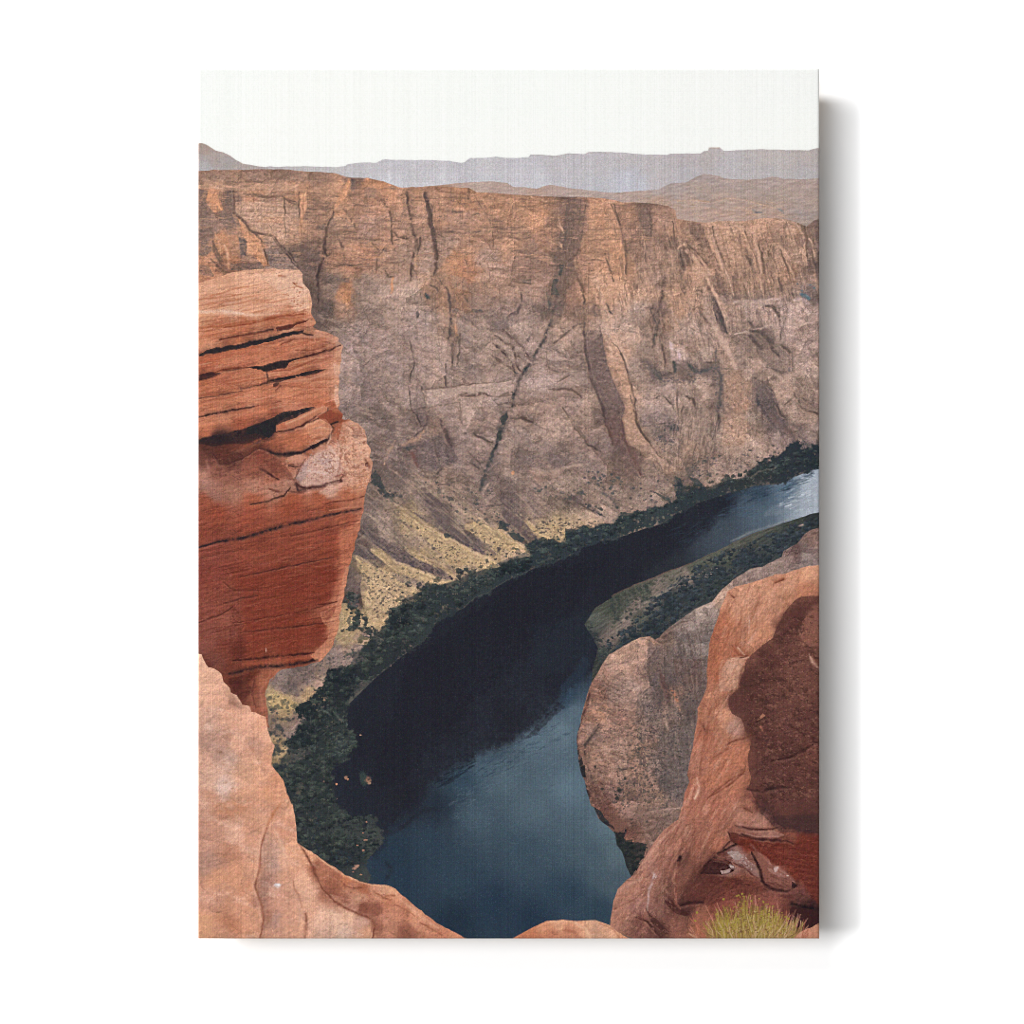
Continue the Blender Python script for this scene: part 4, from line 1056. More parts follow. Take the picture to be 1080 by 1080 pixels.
Q b37f60 .6 1 4 160,590 350,600 380,800 290,820 270,680
S d2a17c .8 1.2 4 250,680 265,780 290,880
S 5b4840 .8 1.4 4 140,790 200,870 280,910
S 5b4840 .8 1.2 4 150,650 190,740 240,840
Q 7d6a62 .6 1 4 600,800 700,760 820,830 830,880 640,880
Q 99816f .5 1 4 560,600 640,610 690,690 560,690
S 4d403c .85 1 4 550,680 580,760 600,830
S 4d403c .85 1 4 350,450 470,575 540,590 640,605 700,680 790,770 850,870
S 5d4d45 .7 .8 4 560,690 680,690
Q 6c5952 .7 1.2 4 850,680 1040,740 1000,860 1000,1000 900,960 860,800
Q 5b4e4b .6 1 4 990,520 1080,510 1080,560 1000,550
S 463a37 .85 1.4 4 1080,560 1050,690 1075,770
S 463a37 .85 1.4 4 1040,750 1010,900 995,1020
S 5b4a42 .7 1.2 4 920,310 1000,325
S 5b4a42 .7 1.2 4 930,390 1000,395 1080,370
Q c99068 .7 1 5 330,60 345,120 300,220 230,310 210,290 270,180
Q 6d5c54 .7 .8 5 345,60 395,70 380,170 350,160
Q 7d675c .7 1 5 450,130 560,150 540,220 460,220
Q bb8660 .6 1 5 520,90 640,100 600,150 540,140
Q 8a7060 .5 1 5 640,120 760,140 700,160
S 4a3c37 .88 1.8 5 560,235 610,255 650,300 675,355
Q 8a746a .6 1.2 5 180,390 300,380 380,450 380,470 160,490
Q b5835f .6 1 5 220,330 290,310 300,360 220,370
S 54463f .85 1.5 5 290,310 340,360 375,430 385,460
S 463a37 .88 1.2 5 205,340 165,420 145,500 150,560 125,620 140,680
S 54463f .8 1 5 150,510 260,500 380,490
Q 5d4f4a .6 1 5 60,440 140,430 140,490 70,480
Q 8c6f60 .6 1 5 150,540 230,560 260,640 200,670 150,640
S 463a37 .85 2 5 265,580 280,640 290,690
S 54463f .8 1 5 130,740 200,775 360,770 490,760
S 54463f .75 1.3 5 410,545 480,560 590,560
S 4a3d38 .85 1.2 5 680,380 685,600
S 4a3d38 .85 1.2 5 690,490 740,540 820,550
S 4f423b .8 1.1 5 520,590 570,640
P 5a4f4b .7 .5 5 600,650 650,610 640,660
S 5b4a42 .8 1 5 560,700 550,830
S 4f423b .8 1.3 5 620,810 650,860 690,870
S c98e66 .8 1.5 5 690,880 670,1000
S 3c3434 .85 1.4 5 90,780 70,880 85,960 80,1080
Q 5f534f .6 1 5 120,880 200,870 200,910 130,910
Q 5f534f .6 1 5 220,880 340,870 340,910 240,910
Q b98460 .6 1 5 290,980 350,970 340,1060 280,1080
Q 7d6a60 .5 1 5 350,970 430,960 420,1060 340,1080
S 6b584e .6 1 5 380,930 500,920
N c08a66 .4 3 16 4 .58 9 80 5 300,520 660,560 640,820 140,800
# lower left slope
Q 6f635e .6 1 6 100,300 250,280 280,420 140,400
Q b09a68 .6 1 6 10,400 120,400 270,470 220,540 40,520
Q a3907a .5 1 6 400,230 490,250 480,330
Q 7a6c66 .5 1 6 470,60 760,60 720,170 500,170
D 4a4744 .7 .6 1.4 60 6 100,200 480,100 700,80 500,300 200,420
Q c69c80 .28 6 z 209,192 420,196 700,218 860,244 860,300 640,325 400,300 340,250 209,280
Q b79c8c .2 6 z 400,300 640,325 860,300 860,420 700,430 420,420
X .02 40 5 2.6 3 .65 77 0 .004
Y .9 z 200,160 880,160 880,560 640,560 500,510 380,470 200,420
Y .1 z 380,470 500,510 640,560 600,620 200,900 200,420
G 1.02 .985 .985 .98 .92
R river
M .3 f 1090,985 960,1042 i 940,15 860,55 740,60 620,95 520,120 420,160 340,200 250,260 150,290 0,340 h 1000,350 930,380 870,420 800,450 700,480 560,540 440,610 370,640 320,690 260,720 180,760 110,860 0,940 k 330,180 140,370 20,800 z 300,1000 870,1000
W 1.3 3
B z 700,560 2a2a32 760,530 2e333d 800,520 3f4b58 830,515 6a7682 855,510 b9bcc4 862,525 c8cad0 850,530 aeb1b8 800,540 56616b 760,555 454c54 700,600 2f3136 660,610 2d2d33 640,600 28272f 550,650 27262e 450,700 27272e 400,780 25242b 470,760 29282f 430,840 26262d 460,850 2b323c 490,820 3a4955 510,810 4f5d67 560,780 5f6e78 590,770 66747d 605,750 5d6b75 600,735 3d4a57 590,720 2a2d36 600,700 2b2e37 540,760 2a2930 600,830 60707a 560,850 55636c 500,860 4a5862 450,890 333f4b 420,900 2d3945 420,930 2d3a47 480,920 35434f 550,900 3f4d58 620,900 4b5962 650,900 5a676d 645,930 4c5860 600,940 33414e 520,950 2c3947 560,970 2a3644 480,970 28333f 630,960 34424e 530,820 56646d 640,870 5f6e76
Q 27272e .94 11 z 330,800 430,650 560,560 690,545 730,525 760,518 785,520 750,556 700,592 660,625 650,690 640,705 615,716 598,728 588,745 574,758 560,770 540,782 520,790 505,797 490,806 470,814 452,832 432,850 418,868 408,885 398,905 360,900 300,800
P 33414f .5 4 z 590,725 600,715 618,690 622,700 612,725 600,745 590,750
P 232229 .5 5 z 430,700 560,600 640,590 600,650 500,740 420,830 390,830
Q 333a3a .35 3 i 100,560 250,500 430,430 560,360 520,400 300,470 150,540 -60,620
Q 2b3139 .4 9 z 560,660 640,640 625,690 590,710 560,700
S 27292f .8 2.5 o 600,190 680,140 770,118
S 2a2a31 .7 2.5 o 400,300 520,260 600,200
S 26272d .5 3 o 420,500 460,560 430,610
S 3b4a57 .6 2 l 0,780 100,745 200,690
P 2a2a31 .5 1.2 z 588,740 596,745 575,765 560,778 552,780 570,762
H 2c3a46 .4 .6 160 5 -24 12 z 470,835 520,795 590,760 600,775 530,815 470,860
H 6f7d86 .3 .6 110 5 -24 12 z 470,845 520,805 590,765 610,800 530,830 480,870
H 232830 .5 .8 60 12 -25 8 k 780,900 1000,740 1080,760 850,960
H 4f6170 .5 .8 90 9 -20 8 z 750,545 800,520 850,500 830,535 790,545
H 2f3a46 .5 .8 90 9 -20 8 z 750,525 800,512 860,497 850,510 790,530
H d5d6da .5 .8 50 8 -20 8 z 820,525 850,507 864,500 864,535 830,540
H 37454f .35 .7 60 10 -20 10 z 700,560 780,530 800,540 720,575
H 3c4a55 .2 .6 160 5 -15 12 z 430,900 640,830 640,940 480,960
H 6b7982 .18 .6 140 4 -15 12 z 480,860 600,780 640,850 520,880
Q 8b8f94 .35 3 z 800,545 830,525 862,500 864,535 840,540
S 9a9792 .5 1.4 i 620,350 700,310 850,258 940,230
O c59a80 .9 1.4 .8 k 450,80 395,105 240,575 520,14
O 3f4a45 .7 4.5 5 k 255,870 260,905
O 9f7560 .9 3.4 3.4 k 290,895
O 54403a .9 1.8 1.2 k 294,890
O a98370 .85 2 1.2 k 305,918
O a57c68 .9 2 1.7 k 132,880
O c0896f .95 1.4 1 k 148,890 68,925

H 34434f .22 .6 260 5 -12 10 z 430,900 520,815 600,770 625,830 655,900 640,960 480,970
H 70808a .16 .6 200 4 -12 10 z 450,880 520,815 600,765 625,830 650,890 560,920
H 343640 .3 .6 160 6 -20 10 z 420,800 560,640 640,620 620,700 500,780
H 1f1f26 .3 .6 160 6 -20 10 z 400,860 440,720 560,620 660,580 620,700 500,790
G .975 1.0 1.02 1.05
R shore_trees
W 2 6 2.0
M 1.6 j 545,805 620,790 720,770 810,690 830,650 740,680 650,650 640,620 700,580 700,560 740,510 830,480 760,460 710,420 710,380 740,340 830,320 870,240 940,200 930,120 1000,80 1080,90 g 860,980 870,900 920,860 980,860 990,780 1010,690 1080,680 h 20,670 70,660 80,620 110,580 200,570 290,580 350,530 420,510 480,490 560,450 660,430 640,380 660,340 740,340 830,360 840,310 910,280 960,265 1010,290 1030,255 1080,250 i 60,200 100,210 150,180 220,170 300,150 340,130 330,40 350,20 380,110 440,60 520,90 600,40 700,20 780,50 850,20 f 690,1050 740,1000 790,960 880,930 920,880 980,860 1010,900 1090,880 1090,985 960,1040 i 860,55 740,62 620,98 520,125 420,165 340,205 250,262 150,292 0,345 h 1000,355 930,385 870,422 800,455 700,485 560,545 440,615 370,645 320,690 260,725 180,765 110,860 0,945 k 450,75 330,180 220,210 140,370 150,530 220,590 150,740 100,780 20,800 40,880 70,1040 o 90,100 180,170 330,160 400,300 390,380 290,490 310,640 z 300,960 280,840
B j 600,850 31363a 800,600 33383a 1000,500 33393a 1000,200 2a2e33 900,700 33393a 1000,900 2e3336 900,400 2a2f33
B g 900,900 32373a 1000,800 33393b 1050,950 2f3337
B h 100,800 363c3e 200,640 32383c 400,550 363d40 560,480 333a40 750,390 333a3f 950,300 343b42
B i 100,250 353c3f 200,200 3a4144 400,120 333a3f
B f 750,1030 34393b 900,960 30363c 1040,940 2c333a
B n 800,200 33383a 900,400 2e3336
B o 100,250 3c4140 200,450 33383a 300,350 4a4d4a 250,600 3f4443
V 1100 1.6 4.6 22272a 525850 z 280,960 290,800 330,700 380,660 430,600 440,640 400,700 380,800 400,900
V 260 1.6 3.8 24292c 525a54 z 415,640 440,620 500,595 560,570 560,590 500,625 430,680 400,700
V 420 1.4 3.4 24292e 525c58 z 500,610 560,560 640,545 720,520 780,500 864,470 864,492 760,512 700,535 630,570 560,600 500,625
S 66665c .35 .7 h 700,482 560,542 440,612 370,642 320,690
S 66665c .3 .7 i 0,343 150,290 250,260 340,205
S 8a8072 .5 1 f 720,1050 760,1020 850,1000
D 857a6a .6 .6 1.5 40 i 0,260 340,160 740,30 760,50 250,250 0,330
D 8d7f72 .5 .5 1.1 30 h 100,640 640,440 640,480 400,600 150,720
H 55605a .45 .8 120 6 -60 35 z 290,950 300,800 370,690 390,760 400,900
H 1d2125 .5 .9 120 6 10 30 z 290,950 300,800 370,690 390,760 400,900
P 2a2d31 .5 2.5 o 0,380 150,400 250,420 180,520 100,560 0,500
P 55584f .35 3 o 180,180 380,260 400,360 260,380 120,300
O b5836c .9 1.2 .9 o 280,215 255,293 215,383 185,570 240,590 330,525
O bb8a74 .9 2.2 1.1 o 258,418 278,343
O b98c78 .9 2.6 1.8 o 212,530 195,545
O a0776a .8 .8 3 k 70,1020
O a8806c .7 1.4 .7 j 920,905 1015,920 985,830

V 24 2 4.5 1f2429 343b3d 6 500,190 680,190 690,300 500,300
V 30 2 4 1f2429 32393a 6 230,480 400,470 420,600 250,600
V 34 2 4 1f2429 32393a 6 170,660 360,640 380,820 170,830
V 34 2 4 1f2429 30373a 1 420,830 700,640 760,700 600,900 400,960
V 24 2 4 1f2429 30373a 2 300,900 560,860 560,930 340,960
V 60 1.2 2.6 30363a 565e57 6 540,740 760,740 640,950 480,900
H 59625b .5 1 12 8 35 10 6 430,500 620,570 620,620 460,540
Q 2f3438 .45 2 7 640,360 960,400 960,640 700,760
R riverbank
M .5 i 1090,195 1040,205 950,235 850,265 700,320 600,370 430,450 250,520 100,580 0,630 h 1080,640 1000,690 940,780 985,850 1010,900 1000,950 985,1000 975,1080 z 640,720 700,760 870,700
B i 1040,240 33383a 950,260 3f443f 850,290 4a4f47 700,340 4a4d47 600,390 55574c 500,440 55584d 400,480 5c5c50 300,520 6d675b 380,530 87786c 250,600 84756a 150,600 585a4f 120,680 84746a 50,640 4d5148 60,750 8a786d 150,740 5a5a50 20,700 4b5048 20,820 7a6d63 900,330 363e44 700,420 353d44 500,520 353d43 400,600 333b40 300,650 323a3d 200,780 303739 60,870 2f3637 550,570 38403f
B h 1000,720 5a5d54 960,770 4a4f4a 1050,680 4d5147 1050,850 7a6b62 1000,850 33383a 1020,950 3d403c
X .07 -30 6 2 4 .6 21 0 .004
V 430 1.3 3.2 242b32 47535a i 1080,215 960,260 800,320 640,380 480,450 400,520 300,580 200,650 150,720 50,800 -20,860 -20,940 80,890 200,840 280,810 420,700 560,590 720,480 880,420 960,350 1080,280
V 60 1.2 2.6 30363a 565c54 h 940,790 1000,850 1010,950 1040,1000 1080,940 1050,900 1010,840 960,770
D 45493f .7 .8 2 90 i 0,640 250,530 430,460 300,560 100,720 0,800
D 39403e .8 1 2.4 60 i 0,640 250,540 200,650 60,780 0,800
H 6a6a5c .4 .8 60 10 -25 8 i 250,520 430,450 700,330 850,275 800,310 500,440
H 9a8a7c .5 .8 30 8 -35 12 i 20,800 120,700 260,600 380,520 420,520 200,660
S 6a4a44 .6 .8 i 0,632 100,582 250,522 430,452
S 7a6a5c .5 .7 i 430,452 600,372 700,322 850,267
S b59c8c .8 1.2 i 970,270 990,262
D a89888 .6 .6 1.1 14 i 420,500 560,480 500,540

G 1.0 .99 1.0 .85
R rock_spur
A .7
M .4 i 1090,275 1040,285 1000,310 960,360 890,400 880,430 780,480 720,490 640,540 570,600 520,660 430,700 360,750 290,800 245,845 225,855 200,840 150,845 60,890 0,930 l 930,0 880,70 850,130 800,210 770,280 740,400 720,500 697,590 705,700 715,790 735,870 755,900 770,980 800,1080 p 820,110 850,190 920,250 970,300 980,380 1020,430 1050,530 1080,600 z 672,935 760,930 870,700
W 2 7
B i 30,960 b5937e 150,880 bb9581 200,860 b08a76 100,1000 b28e7c 230,900 8a736a 300,850 8f7668 400,780 93827a 480,720 a8958a 560,650 a98b78 420,850 7d716c 480,900 857770 330,950 6e605c 400,980 6f6360 480,1000 75655f 200,1000 93796c 300,1040 6a5c59 700,520 988278 650,550 9a8275 900,420 857069 1000,420 867872 950,400 6d5753 1050,330 8a6f66 1050,420 8d7b75 850,470 8e7a70
B m 30,300 b5927f 100,250 b08e7c 130,420 95796b 60,420 b29180 200,300 8a7268 200,400 66585a 230,440 5f4f4c 280,300 7a6a64 350,200 857772 400,300 6a5c58 420,200 8a7d77 360,400 735f58 280,470 a07a66 300,550 7c6860 380,550 6f625e 250,600 8f776b 150,550 857068 50,600 a5816f 150,700 a88574 100,800 ab8874 30,750 b08d7a 220,700 75675f 300,700 7a6c66 350,700 6a5f5c 300,850 6d615e 200,850 857068 50,900 a5826f 150,950 9c7c6c 260,950 655a58 330,900 665b58 200,1030 977a6a
B l 900,100 ad8674 1000,50 b28c7a 850,250 8a6456 950,280 93776a 1040,230 a3877a 800,350 a87d68 780,450 b5866f 850,430 b88a70 740,550 ad826d 900,500 a07d6c 1000,450 9a7667 820,550 93756a 730,680 a57a66 850,650 ad8773 1000,600 9f7d6d 780,750 b08772 900,750 ab8472 1040,750 ad8876 830,850 9a7767 950,850 8d6e60 1040,900 a08070 850,950 7a5a4e 900,1000 85655a 1000,980 8d7063
B p 850,60 8a675a 900,20 937064 1000,40 8a6c60 900,150 714f45 980,180 8a6558 1040,150 85695f 1000,260 7a5549 1060,300 6a4a40
B q 60,50 a58372 150,100 a08070 60,200 a3826f 250,100 7d6a62 300,200 6f625e 350,250 6d605c 150,250 97796a 200,330 9a7c6c 120,380 97786a 60,420 8a685b 300,400 8d7468 40,480 5a4741 200,420 93766a 100,500 7d5d50 220,490 8d7266
K 65 22 46 .06 .15 .3 23 12
K 20 16 7 .04 .16 .1 24 6
K 75 9 14 .05 .2 .1 3 6
N 5f4f49 .45 70 12 4 .58 9 31 l 720,0 1080,0 1080,1080 820,1000 i 0,900 600,600 1080,300 m 500,200 330,1080
N c5a08c .4 60 10 4 .60 9 32 l 720,0 1080,0 1080,1080 820,1000 i 0,900 300,860 m 150,300 200,1080
X .05 20 6 3 4 .65 31 0 .006
X .04 70 12 3 4 .6 33 1 0
H 5a4640 .4 .8 70 10 20 14 l 760,300 1060,100 1060,800 780,900
H c49f8a .4 .8 70 10 20 14 l 760,300 1060,100 1060,700 780,800
H 5a4a44 .45 .9 70 18 82 10 m 200,250 450,120 440,500 350,950 220,900
H a68a7a .35 .9 50 16 82 10 m 200,250 450,120 440,500 350,950 220,900
Q 6d5f58 .35 4 m 190,230 400,120 480,120 460,400 400,560 380,700 350,980 300,1000 240,900 210,700 250,600 200,480
S 5a4a46 .7 2.5 m 200,330 225,420 260,480 250,520
S b58a74 .6 2 m 275,440 290,500 320,560
S c2a08c .5 1.6 m 240,560 250,640 255,680
S b39484 .5 1.5 m 210,280 230,380
D 403f3e .6 .5 1.2 260 m 150,420 440,400 380,700 340,1060 150,1060 120,700
D 454240 .6 .5 1.2 220 m 0,650 200,560 250,1000 0,1060
D 413e3c .65 .5 1.3 130 q 0,120 400,20 360,260 260,430 100,500 0,340
D 4a413d .6 .5 1.2 90 l 740,300 1060,60 1080,1000 860,1000
S 383432 .8 1.2 l 850,505 800,570 770,620 752,680 745,780
S 463a36 .6 1.1 l 760,780 790,830 800,880
O 2f3333 .9 2.6 2.6 l 1000,970 985,1025
O 3a3836 .85 1.8 1.8 l 880,960 1040,885 830,800 975,1000
S 463a36 .7 1 l 1000,815 1050,825
S 5a4640 .6 1.2 l 960,240 1010,230
S 52423c .7 1.5 l 790,260 750,390 730,480
S 29292d .9 2 l 720,500 697,595 706,700 722,800 750,885 770,975
P 29292d .9 .8 l 735,720 752,800 760,880 735,880 716,800
S 29292d .9 2.4 l 770,970 800,1060 p 830,115 860,180 930,240 960,260
Q 714f46 .5 2.5 p 770,0 830,60 880,110 940,180 1000,260 940,260 860,160 800,60
Q 5a3d36 .6 2 p 1040,260 1060,330 1080,360 1080,280
P 26282b .95 .8 p 975,300 1010,290 1045,250 1050,290 1030,330 1080,350 1080,620 1040,520 1015,430 980,380
P 2b2f30 .95 .8 q 0,500 30,510 70,545 120,555 185,565 170,620 130,690 100,735 60,650 20,570
V 50 1.2 2.8 202427 40453f q 20,540 180,570 130,690 100,720 50,620
S 5f4a42 .7 1.2 i 1000,320 1080,300
Q 6d5753 .6 1.5 i 890,410 960,380 1080,390 1080,410 980,410 900,430
S b9a194 .7 1.4 i 640,545 720,500 780,490
S c9aa95 .7 1.8 i 440,705 520,665 570,610
S c5a18c .7 1.6 i 40,905 120,860 200,848
S 5f4f48 .7 1.4 i 270,850 300,810 350,770 390,760
Q b8967f .4 1 u 320,390 500,280 660,240 640,330 560,400 420,440 280,470
S 7d655b .7 1.2 u 270,470 380,460 480,450
S c4a390 .6 1.2 u 290,480 400,465
Q 5f5350 .5 1.2 u 640,260 720,330 760,480 790,640 820,740 760,760 700,620 640,480 640,340
Q 6d5049 .6 1 u 740,480 790,640 825,720 790,760 740,640
Q 87766c .4 1 u 920,300 1080,200 1080,420 960,400
Q 6a534c .5 1 u 850,430 1080,420 1080,640 940,620 870,560
Q 84695f .5 1 u 540,500 620,500 630,580 560,570
Q bda294 .5 1 u 430,640 480,600 620,640 560,690 440,680
Q 6f625c .5 1.2 u 560,700 700,640 760,760 760,1080 560,1080 540,900
S 4f423e .8 1.4 u 790,240 830,200
S 5a4a44 .7 1.2 u 690,250 760,300 790,280
S 5a4a44 .6 1 u 560,120 600,260
S b8755a .6 1.6 u 840,680 880,760
S b99a88 .6 1 u 780,880 800,1000
Q 6a463c .6 1 u 150,700 190,690 150,820 110,940 90,960
D 4a4240 .6 .6 1.4 90 u 560,700 1000,640 980,1080 540,1080
N 6d5b53 .5 12 8 3 .57 9 71 u 200,600 560,560 560,1080 80,1080
N c3a18e .4 12 8 3 .60 9 73 u 200,500 560,460 560,1080 80,1080 v 100,0 520,0 480,500 200,500
N 5a4c47 .55 100 8 4 .54 9 72 v 520,0 760,0 760,760 640,640 480,500
N 4f4846 .5 80 6 3 .60 9 74 u 640,300 1060,200 1000,1000 560,1060 v 700,60 1000,60 900,700 500,740
Q 6e615b .35 1.2 v 720,100 1010,80 960,500 900,700 780,680 740,460
D 454442 .6 .6 1.6 40 v 520,100 620,100 560,420 480,420
D 454442 .6 .6 1.6 40 v 420,440 500,460 480,760 340,740
D 454442 .55 .6 1.4 60 v 640,240 780,260 780,700 600,700
S 453c39 .8 1.2 v 130,200 190,120 240,60
S 4d423f .85 1.2 v 410,385 430,405 475,400
Q 6b4b41 .55 1.2 v 140,480 260,560 400,740 440,860 340,860 230,740 160,600
Q 7a574b .85 .5 v 340,830 400,800 470,830 450,910 380,900
Q 74544a .8 .5 v 460,900 540,900 530,990 460,980
Q 2c2f33 .95 .3 v 200,700 240,720 330,830 320,860 250,810
Q 25282c .95 .3 v 90,380 130,360 130,450 100,460
S b39484 .7 1 v 640,750 780,720 900,710
S 5f5350 .6 1 v 650,730 800,705
S c0a08e .5 1 v 160,260 300,230 460,240
S c0a08e .5 1 v 200,330 340,300 460,330
S 86695c .6 1 v 230,100 380,130 500,120
S 86695c .5 1 v 200,180 330,190 480,200
S 86695c .5 1 u 180,800 330,780 480,800
S 86695c .5 1 u 150,900 330,900 480,880
S 8a6d60 .5 1 u 220,640 330,600 420,560
X .02 20 5 2.6 3 .65 35 0 .004
G 1.0 .985 1.0 .97
R overhang
A .5
M .75 z 205,300 a 170,1075 260,1055 400,1045 540,1052 560,1078 d 565,40 600,90 610,150 608,200 632,245 610,270 640,285 690,300 750,325 745,345 768,365 760,410 755,470 748,540 745,600 755,670 740,690 770,720 765,745 800,750 850,770 885,810 895,870 915,910 908,945 925,970 915,1030 905,1080 g 905,20 895,60 880,130 878,180 860,240 855,290 835,350 815,430 800,480 785,560 770,640 755,720 745,800 720,880 680,940 650,970 560,995 440,1015 410,1050 390,1085 j 590,130 540,180 505,260 510,340 525,440 530,520 300,500 0,300
W 2.2 4
B d 40,50 dca47e 100,60 dca57e 300,20 deab86 500,20 e0b18d 540,80 e3b592 560,150 d9a680 300,120 d9a27c 100,130 cf9570 400,170 dba883 200,190 d9a681 60,220 d3986f 300,210 d39a74 150,240 c98763 400,230 c07a57 550,230 b56f4e 80,300 c27b57 250,270 bb7350 590,240 c98a68 60,360 cf8e68 200,320 bf7550 60,440 b06646 200,420 c07a58 350,380 c27c59 500,350 c88663 620,320 d09674 700,330 c98f6f 740,340 d8a583 450,400 bb7453 600,380 c07c5b 700,380 b87758 740,400 d09a78 60,480 b26a4b 250,450 b97151 60,580 b9714f 150,540 b56f50 280,520 c07c59 350,560 bd7855 560,450 b9744f 680,440 be7d5e 740,460 cd9674 600,500 8a5540 450,520 b56f51 520,560 c27b59 650,550 c78663 730,560 cf9673 200,600 c27b57 60,660 c27c58 300,650 c88360 500,620 c98560 650,620 c9835e 740,640 d59b78 60,780 c47d59 150,720 c8835f 250,720 b36a4c 350,700 be7552 500,680 c58060 640,660 b56c4c 720,680 b06a4b 60,820 b56c4c 250,770 9c593f 400,730 8a4f3a 300,830 45302c 120,850 3f2e2c 380,790 34292a 60,870 5c3a30 150,910 6d4032 300,880 75432f 200,960 5f3a30 60,930 6e453a 450,790 c07a57 600,720 c98863 680,690 cf9370 730,740 8f4e36 620,790 c9835e 500,850 b56c4b 680,830 c78763 560,890 b36a4a 420,890 a55f43 740,800 a86347 800,790 d09877 850,800 d49f7e 870,870 d8a483 800,900 cf9876 730,930 d9ab8e 650,960 cba28a 700,1000 d2a88f 600,1020 c59a84 800,1000 d09b7a 880,1000 cf9674 900,950 d7a07d 540,950 c9896a 480,960 b97758 400,960 8a523f 300,1000 8f5642 100,1010 8d5a48 50,1040 b07e66 200,1050 94604c 400,1050 a8694f 330,930 85493a
B g 60,50 a07360 100,100 9a6b57 60,140 9a553e 200,80 a5735a 300,60 b27c62 400,60 b9866b 480,60 b8856a 600,30 cba086 700,40 d2aa90 800,30 cf9b7c 700,85 c99b7f 850,60 c98c68 300,120 a75f42 500,120 9f563b 650,120 a55d40 800,110 b36d4c 870,110 c07c5a 100,200 944d37 300,190 98503a 500,180 984f37 700,160 a0563b 840,170 b9785a 60,300 8d4a36 300,270 944c36 600,250 98503a 800,230 a55d42 850,260 bd7c5c 100,400 8a4838 300,360 8b4834 500,340 904b36 700,320 8d4733 790,350 b0694b 810,320 b06b4d 60,500 87483a 300,460 874634 500,430 8a4633 700,420 85432f 780,450 b97252 100,600 8a4c3c 300,560 823f2e 500,560 7d3b2b 700,520 7c3a2a 770,560 c07a59 60,700 8d5242 180,660 884d3c 180,750 9c604c 300,680 7f3e2e 500,660 823f2d 650,620 7e3c2b 740,680 c58462 680,720 a8684c 720,760 c98963 60,820 8c5545 180,830 905644 300,800 803e2d 500,780 7e3c2b 640,800 7a3829 720,820 c78460 60,880 8a5647 150,900 7b4436 230,900 5e3128 300,900 7e3e2d 500,880 803d2c 620,870 80402e 660,930 c58362 300,985 8f4a33 500,970 8c4630 100,960 7a4a3c 300,1030 6a3628 200,1050 6d3a2c 380,1040 9a5a40 420,1020 b56f50
B j 300,200 5a3129 400,220 7a4433 480,180 a5664a 420,300 85503c 350,300 703f32 480,330 a86c52 500,420 a0634a 440,400 8f5742 250,170 7c4433 100,60 6f3f33
K -11 26 6 .035 .16 .06 5 5
X .025 -11 16 2.4 4 .6 41 0 .006
X .022 -11 26 3 4 .6 42 1 0
X .03 30 3 2.4 3 .6 43 0 0
N 8f5039 .4 -11 26 2.5 .60 9 41 d 0,200 600,200 760,400 740,680 0,830
N d9a07a .4 -11 24 2.5 .61 9 42 d 0,0 600,100 760,400 740,680 0,830
N 5f3026 .45 -12 22 3 .62 8 43 g 20,180 860,140 720,760 620,960 160,960 20,700
N aa6a52 .3 -12 20 3 .62 8 44 g 20,180 860,140 720,760 620,960 160,960 20,700
N e6bd9c .4 20 6 4 .58 8 45 d 560,900 700,780 900,800 920,1060 560,1060
N 8f5f4a .5 30 5 4 .62 9 46 d 560,900 700,780 900,800 920,1060 0,1060 0,960
H a05a3c .4 .7 200 24 -11 5 d 0,60 540,60 600,240 740,360 740,640 300,700 0,800
H e0ad88 .4 .7 130 20 -10 5 d 0,40 520,20 590,180 300,210 0,220
H c98a66 .35 .8 60 18 -12 5 d 20,420 500,310 740,350 740,640 20,780
H 6d382b .4 .8 190 26 -13 4 g 20,180 860,140 720,760 620,960 160,960 20,700
H a5604a .3 .8 90 20 -13 4 g 20,180 860,140 720,760 620,960 160,960 20,700
# upper slabs
Q e6bd9b .5 2 d 300,-10 540,-10 580,70 600,180 520,190 480,110 380,40
S b57450 .7 1 d 60,150 200,130 340,100
S b57450 .6 .9 d 80,110 220,70 330,50
S b87a58 .6 .9 d 200,150 380,140 520,120
S a86c4d .8 1.1 d 510,40 530,60 560,65
D a8684a .7 .6 1.3 26 d 470,70 560,60 600,190 500,190
S e8c09e .8 2 d 20,195 170,192 320,208 440,198
S 9c5b3d .7 1.2 d 20,278 200,255 330,235 450,212 575,203
S a2603f .6 1.6 d 100,275 300,250 460,225
S 4a322b .85 1 d 130,335 300,300 410,282
Q 4a3029 .85 .8 d 420,270 500,255 550,245 500,278 430,292
S 7a4532 .8 .9 d 500,260 560,240 610,232
S d49a75 .8 1.4 d 560,225 600,235 625,246
Q 2f2a2b .95 .8 d 20,416 120,384 200,366 300,345 380,325 450,305 540,290 600,300 520,308 450,322 380,346 280,366 180,388 60,408
S 2b2829 .9 1.6 d 20,412 120,385 260,358 400,325 500,300 560,292 610,302
S 8f5038 .6 1.5 d 30,430 160,395 300,375 420,350
S d29a76 .7 1.5 d 500,318 600,312 700,322 740,345
S 8a5640 .7 1 d 440,340 560,330 700,350
Q 8f5e47 .4 1.5 d 640,350 740,345 720,365 640,368
S 4b3029 .9 1.2 d 500,440 600,418 700,390 758,365
Q 2d2828 .92 .8 d 285,482 350,470 420,450 500,438 475,480 400,490 360,497 330,488
Q 6a4032 .8 1 d 20,512 90,503 150,512 110,527 60,545 20,550
S 3f2a26 .8 1.4 d 30,520 100,512
S 4f332a .85 .9 d 150,497 300,478
Q 2d2828 .93 .8 d 380,545 450,528 540,512 640,488 690,485 620,512 500,538 430,560
S 40302c .85 1.2 d 375,500 382,550
S c98a68 .7 1.3 d 390,510 500,490 620,465 720,440
S 6a4232 .8 1.1 d 430,560 445,575 420,600
O c9825f .9 1.4 1.4 d 527,525
S 4a3029 .85 .9 d 240,590 380,560 440,545
S 8a523c .6 .8 d 180,560 260,590 320,540
S 5f3c30 .8 .9 d 20,640 120,625 250,600
